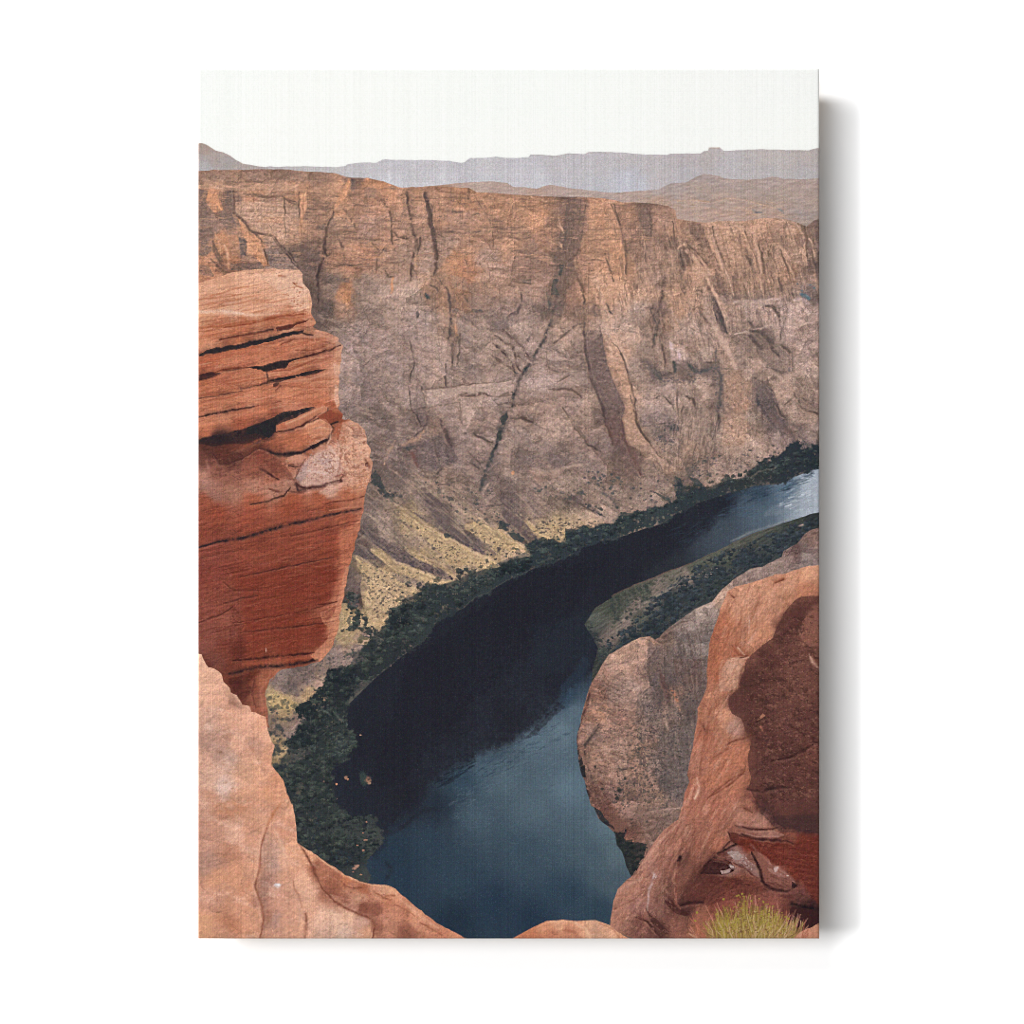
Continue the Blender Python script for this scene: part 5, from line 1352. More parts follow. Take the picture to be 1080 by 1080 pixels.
S 9f5f42 .6 1 d 430,560 560,550 720,540
S 95563c .6 .9 d 470,575 600,585 720,580
S d49b77 .6 1.4 d 450,555 600,540 700,500
S b86f4e .7 1.5 d 480,640 600,650 700,640
S 3d2825 .9 1.2 d 20,735 130,715 250,690 310,682
S 8b4f39 .8 .9 d 320,680 450,655
S c98763 .6 1.3 d 30,760 160,735 300,700
Q 2c2628 .93 1.6 d 20,852 130,825 250,797 400,745 500,712 600,690 645,688 540,732 440,778 422,818 360,842 330,872 200,874 100,885 20,875
Q 4f2f28 .5 2.5 d 20,870 120,870 330,860 360,880 250,940 150,980 60,930
S 4a2d29 .9 1.2 d 100,930 130,980 180,975 250,950
S 4a2d29 .7 1 d 250,950 340,890
S 8a4f3a .7 1.8 d 190,910 280,880 340,850
S 3a2827 .9 1.1 d 420,812 500,800 560,780 640,745
S d79d79 .8 1.6 d 440,790 540,745 640,700 680,690
S 4a2e29 .85 1 d 640,745 692,702 690,690
Q 8a4932 .85 .8 d 640,742 700,702 770,718 762,745 712,776
S 3a2625 .9 1.5 d 705,772 722,800 692,850 640,880 600,898 560,918
Q a55d40 .7 .8 d 725,800 760,790 765,815 740,835 720,820
S d69a76 .7 1.6 d 470,810 560,790 640,755
S c07b58 .6 2 d 600,830 660,800 700,800
S b87555 .7 1 d 590,840 640,800
S 2e2525 .95 1.7 d 380,910 430,932 480,937 560,920
Q 2c2425 .9 .7 d 600,888 640,868 652,882 612,904
S 52322a .8 1.2 d 340,895 385,912
S d5a482 .8 2 d 480,965 530,945 570,938
S 6b4436 .8 1 d 480,985 540,975 565,950
S 6b4a40 .75 1 d 575,950 545,1000 520,1060
S 8a5843 .7 1.2 d 742,850 760,900 755,970 740,1040
S a87058 .6 1.2 d 780,940 800,1000 850,990
S 6d4030 .85 1.6 d 888,960 905,1000
Q 9a7060 .55 1.2 d 815,790 870,795 872,840 830,835
S 8f5b46 .7 1 d 800,780 850,830 880,835
Q a88678 .45 1.5 d 640,930 700,925 720,960 660,985 600,975
S ddb298 .7 1.8 d 700,890 735,930 745,1000
S 8a523e .7 1 d 770,1030 720,1050
S 7a4838 .6 1.4 d 350,1000 400,1040
S b58068 .7 2 d 60,960 80,1030
D 6a3f33 .6 .7 1.6 40 d 40,900 340,890 480,980 380,1060 60,1040
D 8f5b47 .55 .6 1.3 70 d 720,760 880,800 910,1000 600,1060 560,980
A .3
# traced slabs
Q b8734f .55 1 s 130,490 300,470 560,440 700,405 890,395 900,420 860,450 700,490 540,500 380,500 200,520
S 8a4630 .8 1 s 240,505 420,480 560,450 700,415 890,398
S 6d3628 .8 1 s 210,610 380,570 540,545
S 3c2624 .9 1.2 s 555,540 640,520
Q 5b3128 .9 .5 s 660,510 720,490 800,480 880,450 940,430 900,460 800,500 700,525
S d89f78 .7 1.2 s 700,545 860,510
Q c98b66 .9 .4 s 920,440 990,460 970,480 940,500 900,490
Q c48661 .9 .4 s 900,525 1000,545 960,570 880,550
S 3f2a27 .9 1 s 880,550 960,570
Q b9704f .5 1 s 700,640 850,600 1080,590 1060,640 850,670 740,680
Q 2b2829 .96 .3 s 35,720 100,690 200,668 330,648 450,618 560,598 640,583 720,563 800,543 860,535 840,557 780,573 700,593 620,618 520,643 420,664 300,689 200,706 100,726 40,742
Q b06345 .6 1 s 40,755 200,715 420,672 520,655 520,690 300,740 40,800
S 7f4732 .8 1 s 700,640 820,600
S 7f4732 .7 .9 s 820,690 960,690 1060,655
Q 2a2627 .96 .3 s 430,835 560,820 640,800 700,775 780,765 850,745 900,745 820,770 760,790 740,825 600,860 560,860 540,845
S 4a2a25 .9 1 s 820,755 960,735 1060,695
Q 3d2826 .92 .4 s 40,890 110,865 170,880 240,870 160,900 110,920 40,935
S 6a3526 .8 1 s 170,870 300,835 430,830
S d49a74 .7 1.3 s 780,800 900,780 1050,740
S 8a4a33 .8 1 s 640,860 780,850 900,800 1000,760
Q 2a2627 .96 .3 s 600,950 680,910 780,900 870,880 940,855 1010,845 940,880 850,900 760,925 680,930
S 3b2725 .9 1.2 s 540,970 640,930
Q 3b2725 .9 .4 s 640,960 690,955 680,985 640,990
S 3b2725 .85 1.2 s 590,880 600,930
Q c98763 .6 .5 s 560,870 700,860 850,840 860,860 700,890 600,910
S a0573c .7 .9 s 270,970 420,940 560,920
S a0573c .6 .9 s 230,950 330,1000
S 9a5439 .6 .9 s 60,1060 200,1050
S b0704f .7 1 s 90,270 250,255 380,235
S b87a59 .7 .9 s 230,330 420,300 640,270
S b87a59 .6 .9 s 60,325 250,285 330,265
S a8684a .8 1.2 s 690,85 740,90
Q b57a58 .7 .5 s 800,150 840,140 850,155 820,160
S b87a59 .6 .8 s 720,240 760,240
S b87a59 .6 .8 s 760,335 800,340
S e6c3a4 .6 1.5 s 40,370 180,370 300,375 400,390
Q 2a2a2b .96 .5 t 0,545 100,525 200,470 300,420 400,405 500,385 560,380 470,420 380,445 300,480 240,520 230,590 180,630 100,600 0,600
Q c27f5c .9 .4 t 240,520 320,500 400,465 500,420 620,370 650,380 650,405 560,445 450,520 380,545 300,570 240,580
Q a35a3f .6 .6 t 240,530 320,510 330,550 250,570
S d9a17b .8 1.2 t 320,520 480,450 620,380
S 4a2a25 .9 1.1 t 240,590 330,575 420,545 520,490 600,430
Q 8f4b36 .9 .4 t 570,460 680,400 780,420 780,450 740,490 680,515 620,480
S b06a4a .7 1.2 t 700,410 790,430
Q 9c5238 .6 .8 t 620,350 720,320 730,370 680,400 640,370
Q c88c68 .7 .4 t 470,530 560,480 640,480 700,550 690,590 600,600 520,650 500,600
Q b56e4c .5 .6 t 310,690 400,620 500,600 520,680 440,740 340,740
S d6a480 .7 1 t 540,560 600,540 690,570
S a0583d .7 1 t 500,610 530,650 600,630
S 2b2426 .95 1.5 t 200,755 330,765 450,750 520,720
Q 2b2426 .95 .3 t 530,700 600,660 650,640 660,650 600,680 560,700
S 2f2526 .9 1.2 t 680,520 740,500
Q a65f45 .9 .4 t 710,560 740,530 775,570 750,610 710,600
S ddb08c .7 1.1 t 690,580 680,640 650,690
Q c98f70 .9 .4 t 330,790 400,775 480,775 460,820 400,850 340,830
S 4a2f2a .85 1 t 320,850 400,870 440,860
O c58a6c .9 1.6 1.6 t 330,855
Q d0ab93 .6 1 t 480,830 560,760 700,720 760,800 780,900 760,930 600,990 480,1030 420,1000 400,960
Q a98f85 .6 .7 t 400,960 450,860 540,740 500,860 480,960 440,1000
Q b0948a .5 .6 t 580,800 680,800 700,870 640,890
S dcc3b0 .6 1.5 t 500,900 640,920 740,880
S 5a3a30 .9 1.4 t 400,1000 470,1040 560,1030 650,1000 760,970 800,920
S 3f2d2b .8 1.6 t 400,1010 420,1060 480,1050
Q d6a684 .5 1 t 780,500 880,490 960,580 960,640 1000,760 980,850 900,950 800,900 760,800 740,700
Q 8f6f62 .65 .6 t 860,600 920,610 910,640 870,630
S a2745a .7 1 t 770,570 860,590 920,570
S a2745a .7 1 t 760,680 800,800 880,880 940,840
S 9a6a52 .6 1 t 790,760 860,840
S 9a6a52 .6 1 t 820,900 900,930 970,900
S a06a50 .6 1 t 900,520 950,600
Q 5a342b .9 .4 t 965,840 990,830 985,870 970,870
Q 6b3a2e .5 1 t 120,800 330,860 400,980 260,960
S 4a2c28 .9 1.4 t 110,880 180,920 260,970
S 5b362e .8 1.1 t 190,1050 260,1070
Q e0b595 .6 .5 t 720,190 755,230 760,330 735,390 710,300
Q e0b595 .5 .5 t 700,20 760,40 760,140 720,120
N 8f5a45 .5 30 4 3 .60 9 47 t 740,500 1000,560 1020,1060 600,1060 560,960
N e8c4a6 .4 30 4 3 .62 9 48 t 740,500 1000,560 1020,1060 600,1060 560,960
D 7a4a3a .5 .6 1.4 60 t 80,760 480,900 380,1060 0,1060
A .3
# lower face
S 4a2e2a .9 2 g 535,60 600,75 680,55 760,35
S d8b096 .8 2 g 560,45 640,50 720,30
S 5f3a30 .7 1.3 g 490,90 560,95 580,85
Q cda188 .5 1.5 g 640,95 680,75 780,50 760,85 670,110
S 3f2926 .9 1 g 290,160 380,140 460,110 500,70
S 7a4838 .7 1 g 385,75 440,88
S 2f2426 .93 1.7 g 20,380 120,352 250,330 400,287 550,250 700,212 860,182
S 542b23 .7 1.1 g 500,320 650,288 740,265 850,240
S 5c3026 .7 .9 g 680,150 800,135 885,115
S c78462 .6 1.2 g 700,190 860,165
S 6a382c .7 .8 g 20,440 100,420 250,390
S 4a2b26 .8 .9 g 230,532 400,497 560,462 720,430
S a8684f .6 .7 g 620,480 700,470 770,478
S a56a52 .5 .6 g 500,390 620,380
S 5f3228 .7 1.2 g 150,560 200,600 350,600
S 4a2c28 .7 1 g 150,668 260,640 330,630
S 55322a .8 1 g 20,770 150,720 200,690
Q 5f3128 .45 4 g 190,680 240,700 250,960 200,960 180,830
S 5a2d24 .8 .9 g 200,770 400,740 600,700 740,660
S 4a2620 .7 .9 g 640,678 740,662
S 4f2a23 .85 1.1 g 230,822 420,800 560,785 680,768
S 3a2220 .9 1.4 g 200,967 400,947 620,925
S 2c2122 .93 2.2 g 180,1032 320,1000 480,990 640,962
S a85f43 .6 1.5 g 250,985 450,965 620,945
Q ca8c68 .8 1 g 778,480 802,480 772,640 748,800 695,930 640,972 600,942 690,855 697,800 662,762 652,712 702,700 737,670 765,560
Q a0624a .8 .8 g 650,708 705,703 735,672 722,720 690,762 662,760
Q b36e50 .45 1.5 g 740,290 775,290 850,240 830,345 800,480 772,470 760,400
O c99f88 .8 .8 2.4 g 372,912
D 6a3428 .5 .6 1.2 90 g 30,200 780,200 680,900 220,950
D b07560 .4 .5 1 60 g 30,400 250,400 230,900 30,880
Q 4a2822 .6 2 j 230,180 380,140 440,150 380,200 420,260 330,330 270,240
S b5775a .6 1.2 j 540,150 500,210 470,260 480,400
S 5f342a .6 1 j 430,190 410,280 440,380

Q 7a3727 .3 14 g 20,470 780,470 700,900 640,960 180,1000 20,900
G .99 .975 1.03 .97
R foreground_ledge
M .6 j -10,-10 25,0 50,0 70,50 100,90 160,110 195,140 210,200 250,240 260,270 300,290 330,340 340,360 390,370 410,410 470,430 505,445 515,480 520,540 545,600 570,650 555,720 550,790 600,850 640,910 660,990 690,1060 n 700,90 720,200 735,360 760,380 850,440 950,510 1080,590 o 60,550 150,600 230,635 320,655 420,665 470,680 540,740 620,810 700,875 800,945 900,1000 1010,1055 z 495,1000 200,1000
M .3 p 220,1055 320,1000 400,960 480,920 600,912 700,920 830,915 880,930 960,960 1030,1020 1090,1050 z 668,1000 540,1000
W 2.2 5
B j 60,150 dbaa8b 40,300 dcab8c 150,200 dba889 150,300 d6a284 100,450 cda086 270,350 b98a72 250,430 d8a283 400,450 dba587 480,480 d99f7f 100,600 b88f7a 200,580 b98a72 300,620 d9a486 420,640 c08f76 500,600 dca585 60,720 c99b80 180,700 b08a76 250,740 cfa892 380,700 d69f7f 520,720 d59a79 100,900 c99f86 200,950 c9aa98 350,830 c99878 450,850 d9a07e 560,900 c98d6b 600,950 d59873 100,1000 c08d72 300,1020 d09a79 620,1040 d59a76
B n 60,60 c4947b 60,180 bd8a70 200,130 bd8466 300,80 bc8467 280,300 d2a388 60,300 bb8a72 150,280 c08e75 400,300 c58f72 450,200 d29b7b 600,100 c98d6b 660,150 dba280 640,250 c98e70 100,500 ad8370 250,420 b57f64 400,420 c59174 430,530 d59b7a 150,600 c9916f 300,600 c9906f 400,700 c98c6c 100,750 c58f74 300,800 c78f70 420,900 cb9373 250,930 b87c5d 60,950 c9946f 200,1000 c38d6f 400,1030 c58c6c 520,400 c99b82 560,500 b58f7c 500,650 a87a68 480,740 9b6d5a 520,880 a8745c 560,900 b98f7c 650,900 cb9577 600,780 c59076 640,480 d9a585 680,560 d29a7a 750,620 dba888 800,700 dcaa8b 780,850 d7a384 900,900 d9ac90 950,1000 cfa48b 700,1000 c99577 620,1030 c18e74 1000,950 dcb295 700,420 d89f7b 800,480 d69972
B n 900,560 b0745a 850,540 8d5440 950,640 9a604a 980,700 85503f 1050,720 b58066 1050,620 b87452
B o 50,620 9c5f49 60,700 a0664f 150,700 b0765c 100,780 9a6753 250,690 9c5f46 350,690 c98f70 450,700 cf9570 250,830 85503f 330,830 8f5a47 220,760 c08d70 420,780 b8785a 450,850 c08265 350,950 95604b 450,950 b57c61 560,850 b5765a 560,990 8f5a47 650,930 c08567 620,850 c98e6d 750,960 c08062 820,1010 bb7a5c 900,1010 c98866 400,900 b98066 60,900 dab294 150,880 d9ab8c 250,930 c99b84 100,1000 c9a892 290,1000 d09a78
B p 350,1000 c27a57 450,960 ca8b68 550,950 d29a76 620,1000 b87a5c 700,960 cb8d6c 760,940 d9a682 820,980 c39478 900,970 cd9a78 950,1010 d4a17f 1030,1040 c98c68 500,1020 b9785a
N b48a74 .4 5 24 10 .56 5 51 z 205,690 320,860 320,990 205,990
N e2bca2 .35 20 18 9 .58 5 52 z 205,690 320,860 390,990 205,990
X .02 30 22 12 5 .55 51 0 .004
X .03 10 4 3 4 .6 52 0 0
K 40 30 22 .03 .1 .1 25 14
Q b08672 .4 5 j 30,560 200,540 250,600 180,720 60,740
Q b5917f .35 4 j 100,640 200,620 220,700 120,740
Q d9b9a6 .4 4 j 180,960 260,900 230,980 170,1010
Q d9b9a6 .35 4 j 80,480 150,500 120,560 60,540
Q a87b67 .4 4 j 380,590 440,600 430,680 390,660
Q b5805f .35 4 n 120,60 320,70 420,140 280,180 140,140
Q a87c68 .4 4 n 50,480 250,470 240,520 60,560
Q a87c68 .35 4 n 30,170 100,150 110,250 40,270
Q b27a5c .35 5 n 190,880 300,900 290,960 200,940
S 8d604c .7 2 j 250,345 290,355
S 8a6452 .7 1.6 j 170,700 190,698
S a8745c .6 1.6 j 400,660 420,685
S 9a6a54 .6 1.2 j 560,700 590,745 600,830
S dcae8f .6 1.6 j 260,250 330,345 400,380
D b0836c .5 .7 1.8 60 j 30,120 250,260 500,460 520,600 600,900 100,1000 30,400
Q 9a7360 .45 2.5 n 520,250 560,350 560,480 500,560 520,660 530,750 510,900 500,1050 480,1050 490,820 435,680 470,560 470,420
S 8a5440 .85 1.4 n 515,260 490,330 470,420 468,500 460,570 435,640 430,680 460,750 485,820 490,920 480,1000 462,1050
S 6a3c30 .8 1.6 n 440,620 430,670 438,700
S dba686 .6 2 n 495,250 455,400 450,540 415,660 455,800 475,920
S b0714f .8 2 n 615,85 575,140 540,200 520,240
S dcae8f .6 2 n 575,270 620,380 650,480 660,560
S a8735a .8 1.2 n 700,630 708,690 740,730 765,820
S b88770 .6 1.4 n 650,480 665,580 650,620
S 8d5c49 .85 1.9 n 795,870 800,940 788,1050
S b9917c .5 1.4 n 740,730 750,860 740,960
Q a8897a .3 4 n 540,360 590,380 600,540 540,560
O d9dcda .95 3.6 2.6 n 593,666
O f3f1ec .9 1.6 1.1 n 598,664
O c59a84 .5 5 4 n 590,690
S 6f4232 .8 1.4 n 740,362 800,450 840,530 870,610 910,690
Q a2664c .45 2.5 n 830,500 980,580 1080,620 1080,780 1040,800 960,720 900,650
S d6a27e .8 1.3 n 745,368 850,447 950,516 1075,595 o 60,558 150,606 230,640 330,662 430,672 480,695
S 7a4735 .85 1.4 n 910,690 1000,780 1040,800 o 80,800 200,860 320,910 338,960 320,1055
Q 84503f .45 3 o 20,650 70,640 120,720 200,790 130,800 40,730
Q 85503f .5 3 o 230,800 390,790 390,860 300,890 240,860
Q 8a5644 .45 3 o 340,920 400,900 390,1040 330,1050
Q d3a482 .4 2.5 o 340,680 450,680 480,720 400,740
S 8a5038 .8 1.3 o 330,710 400,755 450,770
S 8a5038 .7 1.5 o 420,740 480,740
S 7a4534 .8 1.3 o 190,685 250,685
S 8a5240 .7 1 o 100,640 130,670 180,685
S 9b5f46 .7 .9 o 480,800 560,840 625,890
S dca582 .6 2 o 480,720 560,800 680,900 790,970
S 8d543c .7 1.1 o 660,930 800,1010 850,1050
S 9a6048 .6 1.1 o 540,950 640,1000 740,1050
S b8826a .6 1.6 o 270,950 280,1000
D 8a5644 .5 .6 1.4 70 o 20,640 400,700 640,900 800,1040 360,1040 240,830
S 9b5f45 .6 2 p 600,985 680,1000 720,1045
S b48466 .6 1.6 p 760,955 800,1000 900,995
S dfb08c .7 2.2 p 690,935 760,975 790,1045
S e0b08c .6 1.4 p 490,928 600,922 700,930
S a86f54 .6 1.4 p 860,935 950,975 1000,1035
Q a5654a .4 3 p 300,1010 420,990 480,1050 280,1055
G 1.04 1.02 1.04 .92
R boulder
A .5
M .4 i 1090,470 1000,480 900,515 850,520 700,570 640,580 600,610 570,680 550,740 530,800 505,880 495,1000 490,1080 m 470,340 465,440 430,520 415,550 415,600 395,720 370,860 360,910 370,950 345,1010 335,1080 q 360,380 345,440 270,490 220,560 150,670 120,720 80,750 30,800 10,860 0,930 -10,985 30,1020 110,1055 z 700,1000 870,1000
W 2.2 4
B i 1000,500 d09a75 900,550 cd9572 800,600 ca9370 700,620 cf9774 620,650 c08a6a 700,700 c68f6d 800,700 c8906e 900,640 bf8765 1000,600 b97d5d 560,800 b37252 600,850 bb7c5c 700,850 c58a69 800,820 c08664 650,920 ab6d50 700,930 b9805f 520,950 ad6c4e 560,1040 b06e50 620,1030 bd8766 960,720 5f3c34 900,800 633f36 1050,700 7a4f42 1050,800 8a5f4d 800,950 5f3d34 900,950 704a3e 1000,950 7f5545 1060,1050 784f42
B m 520,150 b06e50 500,300 b2704f 560,350 b98060 600,320 c29273 520,450 b98162 500,600 bd8464 450,560 b87c5d 440,700 a8694e 560,600 bb8767 600,650 ad8470 540,700 b27a5c 420,850 b37a60 550,850 b37355 620,780 b67758 640,950 b27558 500,950 b27556 420,1000 a86f58 700,400 55362f 620,520 563630 750,500 5a3a32 850,400 6a463b 950,350 7d5546 1000,250 85594a 850,550 63413a 950,600 6d483e 1040,500 7a5142 1030,650 6b463c 720,650 59382f 800,720 5a3830 900,780 5a3931 1040,800 80523f 800,900 62403a 950,950 633f36 1040,950 5e3c34 740,1050 5b3830
B q 450,50 b0745a 560,150 b17355 640,100 b37254 400,250 ac7055 600,300 b17459 550,400 b27258 350,500 a06e58 450,450 a36c55 250,600 a5745e 200,700 a07260 150,780 a5755e 60,830 ac7c63 450,600 99644f 550,560 aa6c52 650,420 b07c63 760,430 b18069 700,360 a97159 720,300 8a5646 800,350 63403a 900,300 6d473c 1000,300 633f36 850,420 6a453b 1000,450 45302e 1050,400 593a34 800,500 a8735c 660,500 8a5a49 900,540 85503e 700,560 7d3a2b 850,600 783628 1000,570 75382b 1000,650 6f3529 950,700 7a3b2d 640,620 9a7568 720,680 85594c 560,650 4f2b27 600,690 a67c6c 480,720 5c362e 520,780 63382e 620,760 74402f 700,750 7a4a3a 850,700 8a5647 900,760 7f5044 1040,780 6a372d 950,820 75493f 420,820 5e3a32 380,880 5a3831 350,700 8f5f4d 300,800 7d5546 250,900 8a6253 130,880 a17262 60,950 a5765f 150,980 8a5c4d 230,1010 5d3d35 320,900 6b443a 350,980 8a5b4a 450,900 96614b 550,900 7a4638 450,1000 a0674c 620,820 8a5040 900,900 683c33 1000,900 3f2826 1030,960 3f2523 930,980 6a4337 850,870 8a5445 980,1050 b97f62 1040,1020 c88f6d 900,1060 bb7c5c
K -60 40 20 .04 .12 .14 26 12
K -68 20 8 .03 .14 .06 7 5
N 8a523c .35 -65 18 4 .60 8 61 i 600,600 1080,480 m 640,300 640,1060 q 600,500 300,900 0,1000 400,200
N dbab8c .35 -65 16 4 .61 8 62 i 600,600 1080,480 m 640,300 640,1060 q 600,500 300,900 0,1000 400,200
X .025 -70 18 5 5 .6 61 0 .004
X .035 15 3.5 2.6 3 .65 62 0 .004
H 95593f .35 .8 90 16 -72 10 m 540,0 820,0 640,300 500,760 420,1060 400,700
H d6a383 .3 .8 80 16 -70 12 i 620,640 1000,500 820,800 620,1000
H 8a5643 .35 .8 90 18 -62 10 q 420,0 680,20 600,520 150,760 60,880
H c59078 .3 .8 60 16 -60 10 q 420,0 680,20 600,520 150,760 60,880
# dark desert-varnished face
Q 5d3b33 .9 .5 i 1085,628 1030,632 985,635 950,655 920,680 895,718 850,800 832,850 790,880 725,930 702,960 682,1030 660,1085 m 640,430 625,455 588,490 583,540 598,580 650,602 665,640 680,680 712,690 703,740 690,800 692,880 706,930 695,980 720,1040 745,1085 q 730,320 765,350 825,405 840,450 900,488 1000,492 1085,482 z 866,700
Q 8a5d4b .6 3 i 1085,660 1040,680 1000,740 965,800 985,860 1040,890 1085,900
Q 7b5343 .45 5 m 940,150 1080,200 1070,480 1000,560 900,520 880,380
Q 734c3e .35 5 m 780,420 900,420 960,640 860,700 760,560
Q 74493c .45 4 m 980,740 1080,740 1080,880 1000,850
Q 4f332d .5 4 m 690,300 800,400 740,480 640,460
Q 45302d .5 4 q 740,270 900,430 1080,420 1080,490 880,480 800,400
D 3d2824 .55 .5 1.2 420 m 900,100 1080,60 1080,1060 760,1060 720,700 640,540 720,400
D 9a6b57 .5 .5 1.1 360 m 920,100 1080,60 1080,1060 760,1060 730,700 660,520 740,380
H 8f6350 .4 .7 90 6 -25 25 m 820,100 1080,100 1080,700 740,700 700,400
H 3f2925 .45 .8 80 7 -20 25 m 720,400 1080,500 1080,1060 740,1060
S 9c5a40 .8 1.5 i 848,560 893,545
S 5f3527 .7 .9 i 850,563 890,551
S 6d4030 .8 1.4 i 608,618 632,638
S 8a4f38 .8 1.2 i 620,900 650,930 690,945
S 8a4f38 .7 1 i 640,885 690,940
S 8a4f3a .8 1 m 600,210 640,262 690,268
S e0b393 .7 1.3 m 600,280 690,275
S c99f86 .85 1.2 m 1020,258 1040,300 1075,340
S 6a4034 .7 1 m 1030,240 1075,310
Q c78b69 .9 .6 m 730,618 768,580 782,590 752,615
S 38231f .8 1.2 m 735,625 780,605
S c58462 .9 1.2 m 755,650 765,670
S 6d3f30 .85 1.4 m 570,750 600,730 660,715 702,703
S 7d4a38 .6 1 m 500,820 580,770
S 7a4534 .8 1 m 465,1045 560,960 620,920 660,905
S 3a2521 .9 1.7 m 820,835 900,820 990,780 1050,740
S 362321 .85 2 m 690,992 760,1000 850,980 940,975
S dfb494 .8 1.8 m 408,930 425,985 398,1040
S 8f5843 .7 1.5 m 440,520 480,560 472,650 440,780 430,900
S 6a4034 .8 1.5 m 440,640 455,670
S 4a2f29 .8 1 m 358,905 360,965
D a0705c .5 .6 1.5 80 m 420,560 540,500 660,640 680,700 500,1000 400,900
N 3f2823 .5 20 7 4 .56 8 63 i 1085,640 960,680 m 700,300 640,480 720,700 720,1060 1080,1060
N 946854 .4 15 6 3.5 .61 8 64 i 1085,660 980,700 m 760,300 700,480 760,700 760,1060 1080,1060
# lower part
N 4a2722 .5 10 14 4 .58 8 65 q 560,560 1080,560 1080,860 700,860 460,760
N a0604a .35 10 12 3 .61 8 66 q 560,560 1080,560 1080,860 700,860 460,760
N 5f3b31 .4 -60 14 5 .58 8 67 q 100,700 420,560 480,900 300,1040 60,1000
S 5f3b31 .85 1.1 q 352,640 342,700 330,760 340,850
S 3a2724 .9 2 q 357,628 352,645
S 7d4836 .85 1 q 495,332 560,290 620,250 690,190
S 6b4031 .8 1.5 q 690,380 725,402
S 5a382f .85 1.3 q 640,470 700,490 800,492 860,482
S c39078 .6 1.8 q 650,460 740,470 820,470
S 452723 .85 1.3 q 620,510 700,530 800,545 900,548
S bb8870 .6 1.4 q 640,505 740,525 860,525
Q 703427 .4 2 q 620,540 760,550 1080,545 1080,660 960,760 860,680 720,560 650,580
S 4a2a26 .85 1.2 q 605,500 620,545 560,605 500,655 450,712 560,722 630,702
Q 3d2424 .75 1 q 495,665 545,620 620,655 632,690 560,722 455,718
S 8a5040 .7 1.2 q 520,640 580,650 620,670
Q c39e8d .9 .6 q 560,702 610,692 622,700 600,716 570,722
S dcc0b2 .9 1.4 q 615,678 632,690
Q a98b80 .6 1 q 600,605 680,620 760,690 772,740 700,712 640,660
D c9b0a4 .6 .5 1.1 24 q 610,605 700,640 760,720 680,680
S a87866 .75 1.9 q 720,570 800,650 870,690 930,740 950,780
S 3f2522 .85 1.6 q 740,620 765,700 790,780 820,800
Q 93685a .6 1 q 800,700 870,692 930,740 955,780 900,802 830,790
H 5f3b32 .5 .8 26 7 15 25 q 780,680 950,740 920,800 800,780
O c9ab9c .85 1.4 1 q 855,690 908,730 880,720
S 33211f .8 1.8 q 820,800 900,810 955,780
S 452925 .8 2.2 q 340,890 450,862
S 432a26 .85 2.8 q 290,855 330,900 400,935
Q 5a372f .5 3 q 380,800 460,720 580,740 600,800 480,850 380,860
Q 6a3f32 .4 4 q 560,740 720,740 800,820 640,880
Q a2694f .45 3 q 430,930 560,920 560,1050 440,1050
S 1f1b1d .9 2 q 930,880 1000,900 1080,912
Q 3c2323 .8 1.2 q 940,890 1080,918 1080,982 960,1030 905,1025 920,950
S 6a4338 .6 1.2 q 900,1000 960,950 1000,930
S 4a2f29 .85 1.5 q 180,900 210,960 260,1000 290,1030
S 4a2f29 .8 1.2 q 140,940 190,970 250,1045
Q 5f4038 .6 2 q 200,990 250,1000 280,1030 240,1045
S bb9c8d .75 1.1 q 222,730 195,815 186,910
S d5bcae .8 1.3 q 215,715 228,735
S 7d5244 .7 1.1 q 20,900 120,850 180,800
S c79a80 .6 2 q 30,810 110,770 160,740
S c4967c .6 1.6 q 170,660 240,560 330,470
Q c99070 .9 .8 q -10,990 30,1022 110,1060 -10,1070
Q c58c6b .95 .7 q 855,1042 960,1030 1080,972 1090,1080 850,1080
D a5674c .5 .6 1.3 24 q 880,1040 1070,1000 1070,1060 880,1065

A .4
Q 8f5f4d .6 .8 x 1080,290 1000,360 930,430 960,470 920,560 1000,640 1080,620
S d0a488 .7 1.2 x 990,690 1030,760 1075,810
Q a8674b .5 .8 x 350,630 400,620 450,690 480,710 350,720 300,740
S d9b092 .8 1.2 x 410,640 460,700
S 6d4030 .9 1 x 430,725 480,710
Q d0a588 .5 1 x 330,740 480,720 430,830 400,960 340,1000 260,1000 250,840
Q a9694c .5 1 x 220,420 330,400 340,560 300,700 280,850 220,1000 150,1000 170,700
S d6b79b .6 1 x 505,420 500,520
Q 45302e .6 1 w 560,30 700,160 1080,140 1080,300 760,290 680,220 600,140
Q 6d3226 .6 1 w 350,310 500,330 620,370 860,390 1080,310 1080,900 900,640 840,560 700,560 640,480 540,440 360,370
H 5f2a22 .5 .9 40 18 4 6 w 620,380 1080,330 1080,860 900,640
H 94503c .4 .9 30 16 4 6 w 620,380 1080,330 1080,860 900,640
Q 643229 .5 1 w 350,310 500,330 620,370 860,390 1080,310 1080,900 900,640 840,560 700,560 640,480 540,440 360,370
Q a87b69 .8 .4 w 400,245 480,250 560,275 700,280 800,315 740,335 600,330 480,310
S 4a2a26 .9 1.1 w 450,245 530,270 640,268 700,270
S 3f2423 .9 1.6 w 440,305 560,345 700,355 830,365 860,385
S 8a5848 .7 1 w 390,250 470,290 600,320
S 2f1d1d .9 1.3 w 340,300 350,340 400,390 300,440 240,460
Q 5a2f28 .85 .5 w 340,310 380,290 430,320 400,380 350,360
Q 442926 .8 .5 w 150,545 220,490 330,520 390,570 380,610 280,640 90,625
S 8a5a48 .8 1.3 w 230,480 300,500
Q 8f6c60 .75 .7 w 380,520 460,510 560,560 580,640 520,630 440,590
Q a39085 .88 .5 w 320,460 360,440 410,450 440,480 430,520 370,510
Q c2aea2 .95 .3 w 345,565 375,560 380,585 350,585
Q b39a8e .9 .4 w 265,605 340,590 345,610 280,630
D cdb9ac .6 .5 1 16 w 320,450 450,470 540,560 420,540
